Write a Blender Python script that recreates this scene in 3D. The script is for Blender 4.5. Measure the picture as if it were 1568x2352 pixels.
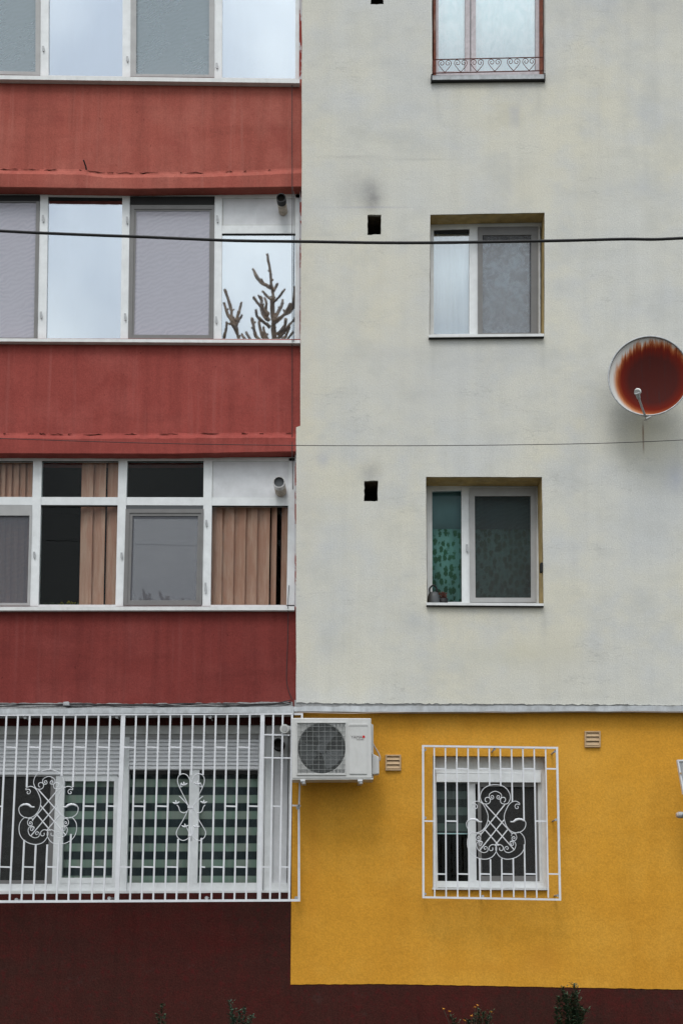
import bpy, bmesh, math, random
from mathutils import Vector, Matrix
from mathutils.geometry import tessellate_polygon
R = math.radians
random.seed(7)
for o in list(bpy.data.objects): bpy.data.objects.remove(o)
sc = bpy.context.scene
C = sc.collection
# ------------------------------------------------------------------ camera
DIST, EYE, PITCH, F = 14.0, 1.6, R(5.5), 3080.0        # metres, metres, tilt, focal length in units of 1/2352 picture height
CX, CY = 784.0, 2090.0 - F*math.tan(PITCH)
cd = bpy.data.cameras.new('camera'); cam = bpy.data.objects.new('camera', cd); C.objects.link(cam)
cam.location = (0, -DIST, EYE); cam.rotation_euler = (R(90)+PITCH, 0, 0)
cd.sensor_fit = 'VERTICAL'; cd.sensor_height = 24; cd.lens = F/2352*24
cd.shift_y = (CY-1176)/2352; cd.clip_end = 2000; cd.clip_start = .1
sc.camera = cam
# ------------------------------------------------------------------ light
SUN_EL, SUN_AZ = R(60), R(200)
wd = bpy.data.worlds.new('World'); sc.world = wd; wd.use_nodes = True
nt = wd.node_tree; nt.nodes.clear(); N = nt.nodes.new; L = nt.links.new
wo = N('ShaderNodeOutputWorld'); bg = N('ShaderNodeBackground'); bg.inputs[1].default_value = .134
sky = N('ShaderNodeTexSky'); sky.sky_type = 'NISHITA'; sky.sun_disc = False; sky.sun_elevation = SUN_EL; sky.sun_rotation = SUN_AZ
tc = N('ShaderNodeTexCoord'); sp = N('ShaderNodeSeparateXYZ'); L(tc.outputs['Generated'], sp.inputs[0])
nz = N('ShaderNodeTexNoise'); nz.inputs['Scale'].default_value = 4.5; nz.inputs['Detail'].default_value = 4; L(tc.outputs['Generated'], nz.inputs['Vector'])
cr = N('ShaderNodeValToRGB'); cr.color_ramp.elements[0].position = .35; cr.color_ramp.elements[0].color = (4.25,4.55,4.95,1)
cr.color_ramp.elements[1].position = .62; cr.color_ramp.elements[1].color = (7.2,7.4,7.3,1); L(nz.outputs[0], cr.inputs[0])
gr = N('ShaderNodeMapRange'); gr.inputs[1].default_value = -.05; gr.inputs[2].default_value = 1; gr.inputs[3].default_value = .5; gr.inputs[4].default_value = 2.2
L(sp.outputs[2], gr.inputs[0])
vm = N('ShaderNodeVectorMath'); vm.operation = 'SCALE'; L(cr.outputs[0], vm.inputs[0]); L(gr.outputs[0], vm.inputs['Scale'])
mx = N('ShaderNodeMixRGB'); mx.inputs[0].default_value = .92; L(sky.outputs[0], mx.inputs[1]); L(vm.outputs[0], mx.inputs[2])
L(mx.outputs[0], bg.inputs[0]); L(bg.outputs[0], wo.inputs[0])
sd = bpy.data.lights.new('sun', 'SUN'); sd.energy = 1.15; sd.angle = R(20); sd.color = (1,.98,.95)
sun = bpy.data.objects.new('sun', sd); C.objects.link(sun)
sdir = Vector((math.sin(R(-15))*math.cos(SUN_EL), -math.cos(R(-15))*math.cos(SUN_EL), math.sin(SUN_EL)))
sun.rotation_euler = sdir.to_track_quat('Z','Y').to_euler()
sc.view_settings.view_transform = 'Standard'; sc.view_settings.look = 'None'
sc.view_settings.exposure = 0.40; sc.view_settings.gamma = 1

# ------------------------------------------------------------------ measuring: a point of the facade seen at (u,v), d metres proud of the wall plane
cp, sp_ = math.cos(PITCH), math.sin(PITCH)
def W(u, v, d=0.0):
    a = u-CX; b = CY-v
    y = cp*F - sp_*b; z = sp_*F + cp*b
    t = (DIST-d)/y
    return Vector((a*t, -d, EYE+z*t))
PX = 1/220.0
# ------------------------------------------------------------------ materials
class MT:
    def __init__(s, name, rough=.8, spec=.3, metal=0):
        s.m = bpy.data.materials.new(name); s.m.use_nodes = True; s.t = s.m.node_tree
        s.b = s.t.nodes['Principled BSDF']; s.b.inputs['Roughness'].default_value = rough
        s.b.inputs['Specular IOR Level'].default_value = spec; s.b.inputs['Metallic'].default_value = metal
        g = s.n('ShaderNodeNewGeometry'); s.pos = g.outputs['Position']; s._sep = None
    def n(s, t, **k):
        x = s.t.nodes.new(t)
        for a, v in k.items(): setattr(x, a, v)
        return x
    def l(s, a, b): s.t.links.new(a, b)
    def sep(s):
        if not s._sep:
            x = s.n('ShaderNodeSeparateXYZ'); s.l(s.pos, x.inputs[0]); s._sep = x
        return s._sep.outputs
    def coords(s, sx=1, sy=1, sz=1, off=0):
        m = s.n('ShaderNodeMapping'); m.inputs['Scale'].default_value = (sx,sy,sz); m.inputs['Location'].default_value = (off,off*.7,off*.3)
        s.l(s.pos, m.inputs[0]); return m.outputs[0]
    def noise(s, scale, detail=3, co=None, rough=.5, dist=0):
        x = s.n('ShaderNodeTexNoise'); x.inputs['Scale'].default_value = scale; x.inputs['Detail'].default_value = detail
        x.inputs['Roughness'].default_value = rough; x.inputs['Distortion'].default_value = dist
        s.l(co or s.pos, x.inputs['Vector']); return x.outputs[0]
    def ramp(s, f, stops):
        x = s.n('ShaderNodeValToRGB'); e = x.color_ramp.elements
        e[0].position = stops[0][0]; e[0].color = c4(stops[0][1]); e[1].position = stops[-1][0]; e[1].color = c4(stops[-1][1])
        for p, c in stops[1:-1]: q = e.new(p); q.color = c4(c)
        s.l(f, x.inputs[0]); return x.outputs[0]
    def mr(s, f, a, b, c=0, d=1):
        x = s.n('ShaderNodeMapRange'); s.l(f, x.inputs[0])
        for i, v in enumerate((a,b,c,d)): x.inputs[i+1].default_value = v
        return x.outputs[0]
    def math(s, op, a, b=None):
        x = s.n('ShaderNodeMath', operation=op)
        for i, v in enumerate((a,b)):
            if v is None: continue
            if isinstance(v, (int,float)): x.inputs[i].default_value = v
            else: s.l(v, x.inputs[i])
        return x.outputs[0]
    def mix(s, f, a, b, mode='MIX'):
        x = s.n('ShaderNodeMixRGB', blend_type=mode)
        for i, v in enumerate((f,a,b)):
            if isinstance(v, (int,float)): x.inputs[i].default_value = v
            elif isinstance(v, tuple): x.inputs[i].default_value = c4(v)
            else: s.l(v, x.inputs[i])
        return x.outputs[0]
    def spot(s, x, z, rx, rz, p=2):
        """soft elliptical mask at a place on the wall"""
        S = s.sep()
        a = s.math('POWER', s.math('ABSOLUTE', s.math('DIVIDE', s.math('SUBTRACT', S[0], x), rx)), p)
        b = s.math('POWER', s.math('ABSOLUTE', s.math('DIVIDE', s.math('SUBTRACT', S[2], z), rz)), p)
        return s.math('POWER', 2.718, s.math('MULTIPLY', s.math('ADD', a, b), -1.0))
    def bump(s, h, strength=.3, dist=.01, prev=None):
        x = s.n('ShaderNodeBump'); x.inputs['Strength'].default_value = strength; x.inputs['Distance'].default_value = dist
        s.l(h, x.inputs['Height'])
        if prev: s.l(prev, x.inputs['Normal'])
        s.l(x.outputs[0], s.b.inputs['Normal']); return x.outputs[0]
    def col(s, c):
        if isinstance(c, tuple): s.b.inputs['Base Color'].default_value = c4(c)
        else: s.l(c, s.b.inputs['Base Color'])
        return s.m
def c4(c): return (c, c, c, 1) if isinstance(c,(int,float)) else (c[0],c[1],c[2],1)
def mul(c, k): return (c[0]*k, c[1]*k, c[2]*k)

def plaster(name, base, tints, grain=.10, bumpk=.25, streak=.12, grainscale=75):
    t = MT(name, .92, .15)
    big = t.noise(.55, 4, rough=.55); med = t.noise(1.7, 5, t.coords(1,1,1.1,3), rough=.6)
    c = t.mix(t.mr(big,.36,.62), base, tints[0])
    c = t.mix(t.mr(med,.45,.7,0,.8), c, tints[1])
    st = t.noise(1, 5, t.coords(7,7,.45,5), rough=.65)
    c = t.mix(1, c, t.ramp(st, [(.3,1-streak),(.5,1.0),(.72,1+streak*.6)]), 'MULTIPLY')
    hz = t.noise(1, 4, t.coords(.9,.9,6,9), rough=.6)
    c = t.mix(1, c, t.ramp(hz, [(.32,1-streak*.6),(.5,1.0)]), 'MULTIPLY')
    g = t.noise(grainscale, 2, rough=.7)
    c = t.mix(1, c, t.ramp(g, [(.3,1-grain),(.7,1+grain)]), 'MULTIPLY')
    t.last = c; h = t.bump(t.noise(3.5, 4, rough=.6), bumpk*.5, .03)
    t.bump(g, bumpk, .004, h)
    return t
def clampmul(c): return c

# cream wall with its own stains
t = plaster('cream_plaster', (.517,.52,.498), ((.56,.54,.46),(.485,.495,.495)), .13, .35, .045)
c = t.last
def stain(t, c, u, v, ru, rv, col, k, p=2, nk=True):
    q = W(u, v); m = t.spot(q.x, q.z, ru*PX, rv*PX, p)
    if nk: m = t.math('MULTIPLY', m, t.mr(t.noise(6, 4, rough=.7), .3, .65, .45, 1))
    return t.mix(t.math('MULTIPLY', m, k), c, col)
for a in [(855,452,20,34,(.13,.13,.14),.9),(825,435,60,46,(.27,.27,.28),.5),(1169,262,30,32,(.50,.47,.36),.40,5),(1180,268,14,30,(.38,.39,.44),.5,4),(740,1055,14,22,(.33,.35,.42),.6),
          (850,1085,24,24,(.22,.22,.23),.6),(1552,1095,26,40,(.36,.38,.45),.6),(1500,10,140,60,(.32,.33,.36),.4),(900,810,160,20,(.4,.41,.42),.3),
          (1110,1510,160,20,(.43,.44,.40),.3),(1210,1500,110,26,(.50,.47,.35),.4),(870,700,120,200,(.60,.55,.42),.35),(960,900,160,120,(.45,.46,.47),.25),(1090,835,150,26,(.40,.41,.42),.3),
          (800,360,60,4,(.36,.35,.33),.5),(960,366,90,3,(.36,.36,.33),.45),(850,476,90,2.5,(.30,.30,.36),.5),(750,540,30,5,(.36,.36,.36),.35),(1290,1500,90,60,(.50,.47,.38),.3),
          (1470,1000,60,60,(.52,.47,.33),.5),(1476,1005,2.2,34,(.20,.12,.08),.8,4,False),(705,900,30,600,(.56,.50,.38),.35),(1400,440,140,40,(.42,.44,.47),.35),(1170,450,70,60,(.54,.51,.42),.3),(1005,225,7,60,(.36,.36,.34),.3,2),(1236,220,8,50,(.37,.37,.35),.3,2),(995,820,6,46,(.38,.38,.35),.3,2),(1246,815,7,50,(.37,.37,.34),.35,2),(990,1430,6,42,(.38,.37,.34),.3,2),(1249,1425,8,40,(.36,.36,.33),.4,2)]:
    c = stain(t, c, *a)
mid = t.math('MULTIPLY', t.mr(t.noise(2.1, 6, t.coords(.9,.9,1.2,21), rough=.65), .5, .68), .36)
c = t.mix(mid, c, (.40,.405,.385))
cracks = t.math('ABSOLUTE', t.math('SUBTRACT', t.noise(1, 5, t.coords(.8,.8,3.6,31), rough=.6), .5))
c = t.mix(t.math('MULTIPLY', t.mr(cracks, .0, .006, 1, 0), t.mr(t.noise(1.4,2,t.coords(1,1,1,4)), .5, .62, 0, .42)), c, (.30,.30,.28))
M = {}
M['cream'] = t.col(c)
def red(name, base, dark):
    t = plaster(name, base, (mul(base,.86), (base[0]*1.08, base[1]*1.28, base[2]*1.3)), .13, .35, .16)
    c = t.mix(t.mr(t.noise(2.4, 6, t.coords(1,1,.8,13), rough=.7), .52, .72, 0, .55), t.last, dark)
    run = t.noise(1, 4, t.coords(16,16,.5,17), rough=.6)
    c = t.mix(t.mr(run, .56, .72, 0, .35), c, (base[0]*1.15, base[1]*1.7, base[2]*1.8))
    chip = t.mr(t.noise(26, 3, t.coords(1,1,.5,2)), .70, .74, 0, .6)
    return t.col(t.mix(chip, c, mul(dark,.55)))
M['red1'] = red('red_plaster', (.315,.082,.062), (.225,.048,.040))
M['red2'] = red('brick_red_plaster', (.275,.058,.048), (.19,.036,.031))
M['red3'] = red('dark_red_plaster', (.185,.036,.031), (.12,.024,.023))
t = plaster('yellow_plaster', (.56,.272,.030), ((.52,.243,.026),(.585,.30,.042)), .13, .6, .05, 60)
c = t.last
for a in [(1300,1700,160,90,(.60,.31,.05),.4),(1250,2200,40,30,(.46,.20,.025),.5),(1120,2220,200,14,(.50,.22,.025),.4),(720,1900,14,260,(.48,.20,.02),.4)]:
    c = stain(t, c, *a)
M['yellow'] = t.col(c)
t = plaster('maroon_plaster', (.045,.0115,.009), ((.036,.013,.010),(.062,.010,.008)), .28, .7, .14, 60)
c = t.mix(t.mr(t.noise(14,5,rough=.8), .52, .66, 0, .6), t.last, (.075,.007,.008))
c = t.mix(t.mr(t.noise(5,5,t.coords(1,1,1,44),rough=.8), .6, .72, 0, .25), c, (.06,.045,.042))
M['maroon'] = t.col(c)
def simple(name, c, rough=.6, spec=.4, metal=0, var=.12, sc_=8, dirt=None):
    t = MT(name, rough, spec, metal)
    n = t.noise(sc_, 5, rough=.65)
    o = t.mix(1, c4(c)[:3], t.ramp(n, [(.3,1-var),(.7,1+var*.5)]), 'MULTIPLY')
    if dirt:
        d = t.noise(1, 6, t.coords(9,9,2,8), rough=.75)
        o = t.mix(t.mr(d, .5, .75, 0, dirt[1]), o, dirt[0])
    t.bump(t.noise(40, 3), .08, .003)
    return t.col(o)
M['pvc'] = simple('white_pvc', (.65,.67,.68), .38, .5, dirt=((.42,.42,.41),.16))
M['oldpvc'] = simple('aged_white_frame', (.52,.53,.52), .55, .3, dirt=((.30,.29,.26),.5))
M['seal_shade'] = simple('dark_gasket_shade', (.018,.018,.018), .7, .2)  # gaskets, plus strips painted dark for shade under sills and ledge
M['screenframe'] = simple('grey_screen_frame', (.155,.152,.15), .5)
M['screenlight'] = simple('light_grey_screen_frame', (.33,.33,.33), .5)
M['panel'] = simple('white_infill_panel', (.58,.59,.61), .6, .3, dirt=((.47,.47,.47),.2))
M['sill'] = simple('white_metal_sill', (.62,.63,.63), .45, .4, dirt=((.40,.40,.37),.4))
M['whitepaint'] = simple('white_gloss_paint', (.62,.63,.66), .35, .5, dirt=((.42,.41,.40),.3))
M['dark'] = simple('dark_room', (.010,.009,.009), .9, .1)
M['gap_dark'] = simple('dark_gap_shade', (.055,.05,.045), .95, .1, var=.5, sc_=20)  # dark colour stands for shade in the gap above the balcony frames
M['black'] = simple('black_rubber', (.008,.008,.009), .6, .3)
M['hole'] = simple('sooty_hole', (.015,.014,.013), 1, 0)
M['sootliner'] = simple('sooty_mortar_liner', (.11,.085,.06), .95, .1, var=.5, sc_=25, dirt=((.02,.02,.02),.8))
M['crack'] = simple('dark_red_crack', (.07,.018,.014), .95, .1)
M['cable'] = simple('old_black_cable', (.028,.026,.027), .7, .3, var=.3)
M['concrete'] = simple('grey_cement', (.30,.30,.30), .95, .1, var=.35, sc_=25, dirt=((.16,.16,.15),.6))
M['flash'] = simple('whitewashed_edge', (.44,.46,.48), .8, .2, var=.25, sc_=14, dirt=((.24,.24,.23),.6))
M['brownwood'] = simple('brown_painted_wood', (.17,.045,.022), .7, .3, var=.4, sc_=25, dirt=((.40,.36,.30),.7))
M['pinkwood'] = simple('faded_white_wood', (.47,.43,.45), .7, .3, var=.2, sc_=20, dirt=((.33,.27,.28),.6))
M['rust'] = simple('rusty_iron', (.11,.028,.018), .8, .3, var=.5, sc_=40)
M['reveal'] = simple('ochre_reveal_plaster', (.40,.29,.13), .95, .1, var=.35, sc_=9, dirt=((.45,.40,.30),.5))
M['chrome'] = simple('dull_steel', (.45,.44,.43), .28, .5, .85, var=.3)
M['galv'] = simple('weathered_galvanised_metal', (.36,.37,.38), .55, .5, .3, var=.3, sc_=30)
M['flue'] = simple('stained_flue_tube', (.46,.40,.33), .6, .3, var=.4, sc_=30, dirt=((.14,.10,.08),.8))
M['ac'] = simple('ac_enamel', (.51,.51,.50), .4, .45, var=.06, dirt=((.34,.33,.30),.35))
M['acdark'] = simple('dark_fan_cavity', (.02,.022,.025), .7, .2)
M['acmid'] = simple('grey_fan_plastic', (.06,.065,.07), .5, .4)
M['wire'] = simple('grey_guard_wire', (.22,.23,.225), .5, .4)
M['ink'] = simple('grey_lettering', (.16,.14,.14), .6)
M['redink'] = simple('red_lettering', (.50,.02,.02), .5)
M['beige'] = simple('beige_plastic', (.44,.31,.18), .6, .3, var=.15, dirt=((.40,.24,.12),.5))
M['copper'] = simple('insulated_pipe', (.40,.33,.28), .7)
M['slat'] = None
def cloth(name, a, b, sx, sz, k=.5, dist=0, pattern=None):
    t = MT(name, .9, .1)
    n = t.noise(1, 4, t.coords(sx,1,sz,6), rough=.6, dist=dist)
    c = t.mix(t.mr(n, .4, .62, 0, 1), a, b)
    if pattern: c = pattern(t, c)
    return t.col(c)
M['slat'] = cloth('tan_blind_fabric', (.64,.30,.215), (.73,.40,.30), 30, 3)
M['white_curtain'] = cloth('white_curtain_fabric', (.68,.71,.73), (.82,.84,.85), 7, .5)
M['lace'] = cloth('grey_lace_fabric', (.07,.11,.17), (.74,.88,.99), 12, 10, dist=.6)
M['teal_lace'] = cloth('pale_teal_lace_fabric', (.60,.80,.81), (.82,.93,.93), 12, 7, dist=.5)
def ivy(t, c):
    v = t.n('ShaderNodeTexVoronoi'); v.inputs['Scale'].default_value = 18; t.l(t.coords(1,0,.62,2), v.inputs['Vector'])
    v.inputs['Randomness'].default_value = .7
    d = t.math('ADD', v.outputs['Distance'], t.math('MULTIPLY', t.math('SUBTRACT', t.noise(45,2), .5), .55))
    return t.mix(t.mr(d, .36, .52, 1, 0), c, (.020,.085,.038))
M['ivy'] = cloth('green_ivy_print_fabric', (.085,.20,.175), (.14,.29,.255), 7, .6, pattern=ivy)
M['teal'] = cloth('plain_teal_fabric', (.12,.22,.24), (.17,.28,.29), 4, .6)
def zeb(period, phase, light, darkc, name):
    t = MT(name, .85, .2); S = t.sep()
    f = t.math('FRACT', t.math('ADD', t.math('DIVIDE', S[2], period), phase))
    m = t.mr(t.math('ABSOLUTE', t.math('SUBTRACT', f, .5)), .22, .27, 1, 0)
    lt = t.mix(t.mr(t.noise(1,3,t.coords(9,0,.3,4)), .45, .55), light, (light[0]*.78, light[1]*.95, light[2]*.90))
    return t.col(t.mix(m, darkc, lt))
M['zebra'] = zeb(.172, .35, (.35,.345,.295), (.036,.043,.048), 'striped_roller_blind_fabric')
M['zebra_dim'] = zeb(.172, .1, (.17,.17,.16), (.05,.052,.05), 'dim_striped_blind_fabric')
def glass(name, refl, tint=(.9,.95,.95), rough=.015, wave=.03, coat=(1,1,1)):
    m = bpy.data.materials.new(name); m.use_nodes = True; t = m.node_tree; t.nodes.clear()
    o = t.nodes.new('ShaderNodeOutputMaterial'); mxs = t.nodes.new('ShaderNodeMixShader'); tr = t.nodes.new('ShaderNodeBsdfTransparent')
    gl = t.nodes.new('ShaderNodeBsdfGlossy'); gl.inputs['Roughness'].default_value = rough; tr.inputs[0].default_value = c4(tint); gl.inputs['Color'].default_value = c4(coat)
    fr = t.nodes.new('ShaderNodeFresnel'); fr.inputs[0].default_value = 1.18
    ad = t.nodes.new('ShaderNodeMath'); ad.operation = 'ADD'; ad.use_clamp = True; ad.inputs[1].default_value = refl; t.links.new(fr.outputs[0], ad.inputs[0])
    ns = t.nodes.new('ShaderNodeTexNoise'); ns.inputs['Scale'].default_value = 2.2; g = t.nodes.new('ShaderNodeNewGeometry'); t.links.new(g.outputs['Position'], ns.inputs['Vector'])
    bp = t.nodes.new('ShaderNodeBump'); bp.inputs['Strength'].default_value = wave; bp.inputs['Distance'].default_value = .05; t.links.new(ns.outputs[0], bp.inputs['Height'])
    t.links.new(bp.outputs[0], gl.inputs['Normal'])
    t.links.new(ad.outputs[0], mxs.inputs[0]); t.links.new(tr.outputs[0], mxs.inputs[1]); t.links.new(gl.outputs[0], mxs.inputs[2]); t.links.new(mxs.outputs[0], o.inputs[0])
    return m
M['mirror'] = glass('reflective_window_glass', .45, (.6,.66,.72), .012, .008, (.90,.955,1.0))
M['glass'] = glass('clear_window_glass', .0, (.9,.95,.95))
M['glass3'] = glass('half_reflective_window_glass', .50, (.8,.85,.88), .012, .008)
M['glass2'] = glass('bright_window_glass', .20, (.9,.95,.97))
def mesh_screen(name, c, opacity, moire=.25, ang=0.3):
    m = bpy.data.materials.new(name); m.use_nodes = True; t = m.node_tree; t.nodes.clear()
    o = t.nodes.new('ShaderNodeOutputMaterial'); mxs = t.nodes.new('ShaderNodeMixShader'); tr = t.nodes.new('ShaderNodeBsdfTransparent')
    df = t.nodes.new('ShaderNodeBsdfDiffuse'); df.inputs[0].default_value = c4(c)
    g = t.nodes.new('ShaderNodeNewGeometry'); mp = t.nodes.new('ShaderNodeMapping'); mp.inputs['Rotation'].default_value = (0, ang, 0); mp.inputs['Scale'].default_value = (1,1,.9); t.links.new(g.outputs['Position'], mp.inputs[0])
    w = t.nodes.new('ShaderNodeTexWave'); w.bands_direction = 'Z'; w.inputs['Scale'].default_value = 7; w.inputs['Distortion'].default_value = 9; w.inputs['Detail'].default_value = 3; w.inputs['Detail Scale'].default_value = 1.2
    t.links.new(mp.outputs[0], w.inputs['Vector'])
    n = t.nodes.new('ShaderNodeTexNoise'); n.inputs['Scale'].default_value = 3; t.links.new(g.outputs['Position'], n.inputs['Vector'])
    mu = t.nodes.new('ShaderNodeMath'); mu.operation = 'MULTIPLY'; t.links.new(w.outputs[1], mu.inputs[0]); t.links.new(n.outputs[0], mu.inputs[1])
    mr = t.nodes.new('ShaderNodeMapRange'); mr.inputs[1].default_value = 0; mr.inputs[2].default_value = .7; mr.inputs[3].default_value = opacity+moire*.5; mr.inputs[4].default_value = opacity-moire*.5
    t.links.new(mu.outputs[0], mr.inputs[0]); t.links.new(mr.outputs[0], mxs.inputs[0])
    t.links.new(tr.outputs[0], mxs.inputs[1]); t.links.new(df.outputs[0], mxs.inputs[2]); t.links.new(mxs.outputs[0], o.inputs[0])
    return m
M['net'] = mesh_screen('lilac_grey_insect_net', (.50,.49,.55), .50, .11)
M['net_pale'] = mesh_screen('pale_insect_net', (.36,.42,.45), .46, .05)
M['net_lace'] = mesh_screen('fine_window_net', (.22,.22,.23), .26, .04)
M['net_dark'] = mesh_screen('dark_insect_net', (.065,.07,.07), .34, .05)
M['net_grey'] = mesh_screen('grey_insect_net', (.15,.155,.175), .42, .05)
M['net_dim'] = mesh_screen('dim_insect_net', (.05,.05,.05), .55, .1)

# ------------------------------------------------------------------ object helpers
ORG = {}
def tag(o, label=None, cat=None, group=None, kind=None):
    if label: o['label'] = label
    if cat: o['category'] = cat
    if group: o['group'] = group
    if kind: o['kind'] = kind
    return o
def thing(name, org, label, cat, group=None):
    o = bpy.data.objects.new(name, None); o.empty_display_size = .1; C.objects.link(o); o.location = org; ORG[o.name] = Vector(org)
    return tag(o, label, cat, group)
class MB:
    def __init__(s): s.b = bmesh.new()
    def poly(s, pts):
        return s.b.faces.new([s.b.verts.new(p) for p in pts])
    def quad(s, q, df, db):
        """box whose front face has the corners q (TL,TR,BR,BL) seen at depth df, going straight back to db"""
        f = [W(x, y, df) for x, y in q]; k = [Vector((p.x, -db, p.z)) for p in f]
        vs = [s.b.verts.new(p) for p in f+k]
        for a in ((3,2,1,0),(4,5,6,7),(0,1,5,4),(1,2,6,5),(2,3,7,6),(3,0,4,7)): s.b.faces.new([vs[i] for i in a])
        return s
    def rect(s, x0, y0, x1, y1, df, db): return s.quad([(x0,y0),(x1,y0),(x1,y1),(x0,y1)], df, db)
    def box(s, c, h, rot=None):
        vs = []
        for dx, dy, dz in [(-1,-1,-1),(1,-1,-1),(1,1,-1),(-1,1,-1),(-1,-1,1),(1,-1,1),(1,1,1),(-1,1,1)]:
            p = Vector((dx*h[0], dy*h[1], dz*h[2]))
            if rot: p = rot @ p
            vs.append(s.b.verts.new(Vector(c)+p))
        for a in ((3,2,1,0),(4,5,6,7),(0,1,5,4),(1,2,6,5),(2,3,7,6),(3,0,4,7)): s.b.faces.new([vs[i] for i in a])
        return s
    def tube(s, pts, r, n=6, cap=True, flat=1.0):
        P = [Vector(p) for p in pts]; rs = r if isinstance(r, (list,tuple)) else [r]*len(P)
        rings = []; up = Vector((0,-1,0))
        for i, p in enumerate(P):
            a = P[max(i-1,0)]; b = P[min(i+1,len(P)-1)]; d = (b-a).normalized()
            u = up if abs(d.dot(up)) < .9 else Vector((0,0,1))
            x = d.cross(u).normalized(); y = d.cross(x).normalized()
            rings.append([s.b.verts.new(p + x*math.cos(2*math.pi*k/n)*rs[i] + y*math.sin(2*math.pi*k/n)*rs[i]*flat) for k in range(n)])
        for i in range(len(rings)-1):
            for k in range(n):
                s.b.faces.new((rings[i][k], rings[i][(k+1)%n], rings[i+1][(k+1)%n], rings[i+1][k]))
        if cap: s.b.faces.new(rings[0]); s.b.faces.new(rings[-1][::-1])
        return s
    def build(s, name, mat, parent=None, smooth=False, org=None, bevel=0):
        bmesh.ops.recalc_face_normals(s.b, faces=s.b.faces)
        if parent is not None: og = ORG[parent.name]
        elif org is not None: og = Vector(org)
        else:
            xs = [v.co for v in s.b.verts]
            og = Vector(((min(v.x for v in xs)+max(v.x for v in xs))/2, (min(v.y for v in xs)+max(v.y for v in xs))/2, min(v.z for v in xs)))
        for v in s.b.verts: v.co -= og
        me = bpy.data.meshes.new(name); s.b.to_mesh(me); s.b.free()
        if smooth: me.polygons.foreach_set('use_smooth', [True]*len(me.polygons))
        me.materials.append(mat)
        o = bpy.data.objects.new(name, me); C.objects.link(o); ORG[o.name] = og
        if parent is not None: o.parent = parent
        else: o.location = og
        if bevel:
            b = o.modifiers.new('bevel','BEVEL'); b.width = bevel; b.segments = 3; b.limit_method = 'ANGLE'
        return o
def spline(pts, n=6):
    P = [Vector(p) for p in pts]; out = []
    for i in range(len(P)-1):
        p0 = P[max(i-1,0)]; p1 = P[i]; p2 = P[i+1]; p3 = P[min(i+2,len(P)-1)]
        for k in range(n):
            t = k/n
            out.append(.5*((2*p1)+(p2-p0)*t+(2*p0-5*p1+4*p2-p3)*t*t+(3*p1-p0-3*p2+p3)*t**3))
    out.append(P[-1]); return out
def wavy(pts, amp, step, closed=False, seed=0):
    """subdivide a line in the wall plane and roughen it slightly"""
    rd = random.Random(seed); out = []
    n = len(pts) if closed else len(pts)-1
    for i in range(n):
        a = pts[i]; b = pts[(i+1)%len(pts)]; ln = math.hypot(b[0]-a[0], b[1]-a[1]); k = max(1, int(ln/step))
        for j in range(k):
            t = j/k; e = amp if j else amp*.3
            out.append((a[0]+(b[0]-a[0])*t+rd.uniform(-e,e), a[1]+(b[1]-a[1])*t+rd.uniform(-e,e)))
    if not closed: out.append(pts[-1])
    return out
def wall(name, mat, outer, holes, d, thick, parent, revmat=None, amp=.35, step=22):
    """plastered sheet with openings: front face, reveals and outer edges"""
    b = MB(); loops = [outer] + [wavy(h, *((amp, step) if abs(h[1][0]-h[0][0]) > 60 else (.9, 7)), True, i+3) for i, h in enumerate(holes)]
    pl = [[W(x,y,d) for x,y in l] for l in loops]
    tri = tessellate_polygon([[Vector((p.x,p.z,0)) for p in l] for l in pl])
    flat = [p for l in pl for p in l]; vs = [b.b.verts.new(p) for p in flat]
    for tr in tri:
        try: b.b.faces.new([vs[i] for i in tr])
        except ValueError: pass
    k = 0
    for l in pl:
        n = len(l); bk = [b.b.verts.new(Vector((p.x,-(d-thick),p.z))) for p in l]
        for i in range(n):
            b.b.faces.new((vs[k+i], vs[k+(i+1)%n], bk[(i+1)%n], bk[i]))
        k += n
    o = b.build(name, mat, parent)
    return o

# ================================================================== the setting
gm = plaster('street_ground', (.07,.068,.062), ((.055,.06,.045),(.09,.085,.075)), .3, .8, .1, 30)
b = MB(); g = 600
b.poly([(-g,-g,0),(g,-g,0),(g,g,0),(-g,g,0)])
tag(b.build('ground', gm.col(gm.last), org=(0,0,0)), 'dark earth and asphalt ground in front of the apartment block', 'ground', kind='structure')
bd = thing('apartment_building', (0,0,0), 'apartment block facade with red balcony bands, cream upper wall and yellow ground floor', 'building')
U0, U1, V0, V1 = -420, 2050, -420, 2480
BACK = .40
# cream wall: openings for three windows and four vent holes
WR = {1: [(991,-112),(1251,-118),(1252,178),(992,183)], 2: [(987.7,493.2),(1249.6,488.3),(1249.2,772.5),(985.5,775)], 3: [(977.8,1095),(1243.8,1095.8),(1247.6,1389),(980,1386)]}
VH = [[(851,-38),(880,-38),(880,9.5),(851,10)],[(844,493.6),(875.6,493),(874.3,538.6),(843.6,539.6)],[(836.4,1104.6),(868,1104),(867.4,1150.8),(835.6,1151)]]
bot = wavy([(1990+60,1628),(1568,1619.5),(1300,1618),(1100,1616.5),(900,1616),(780,1616),(680,1614)], 1.7, 6, seed=5)
left = [(680,1614),(680,1300),(680,981.5),(689.5,978),(690,800),(693,400),(693.5,V0)]
outer = [(U1,V0)] + bot + wavy(left, .4, 30, seed=8)[1:]
cw = wall('cream_wall', M['cream'], outer, [WR[1],WR[2],WR[3]]+VH, 0, BACK, bd)
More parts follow.
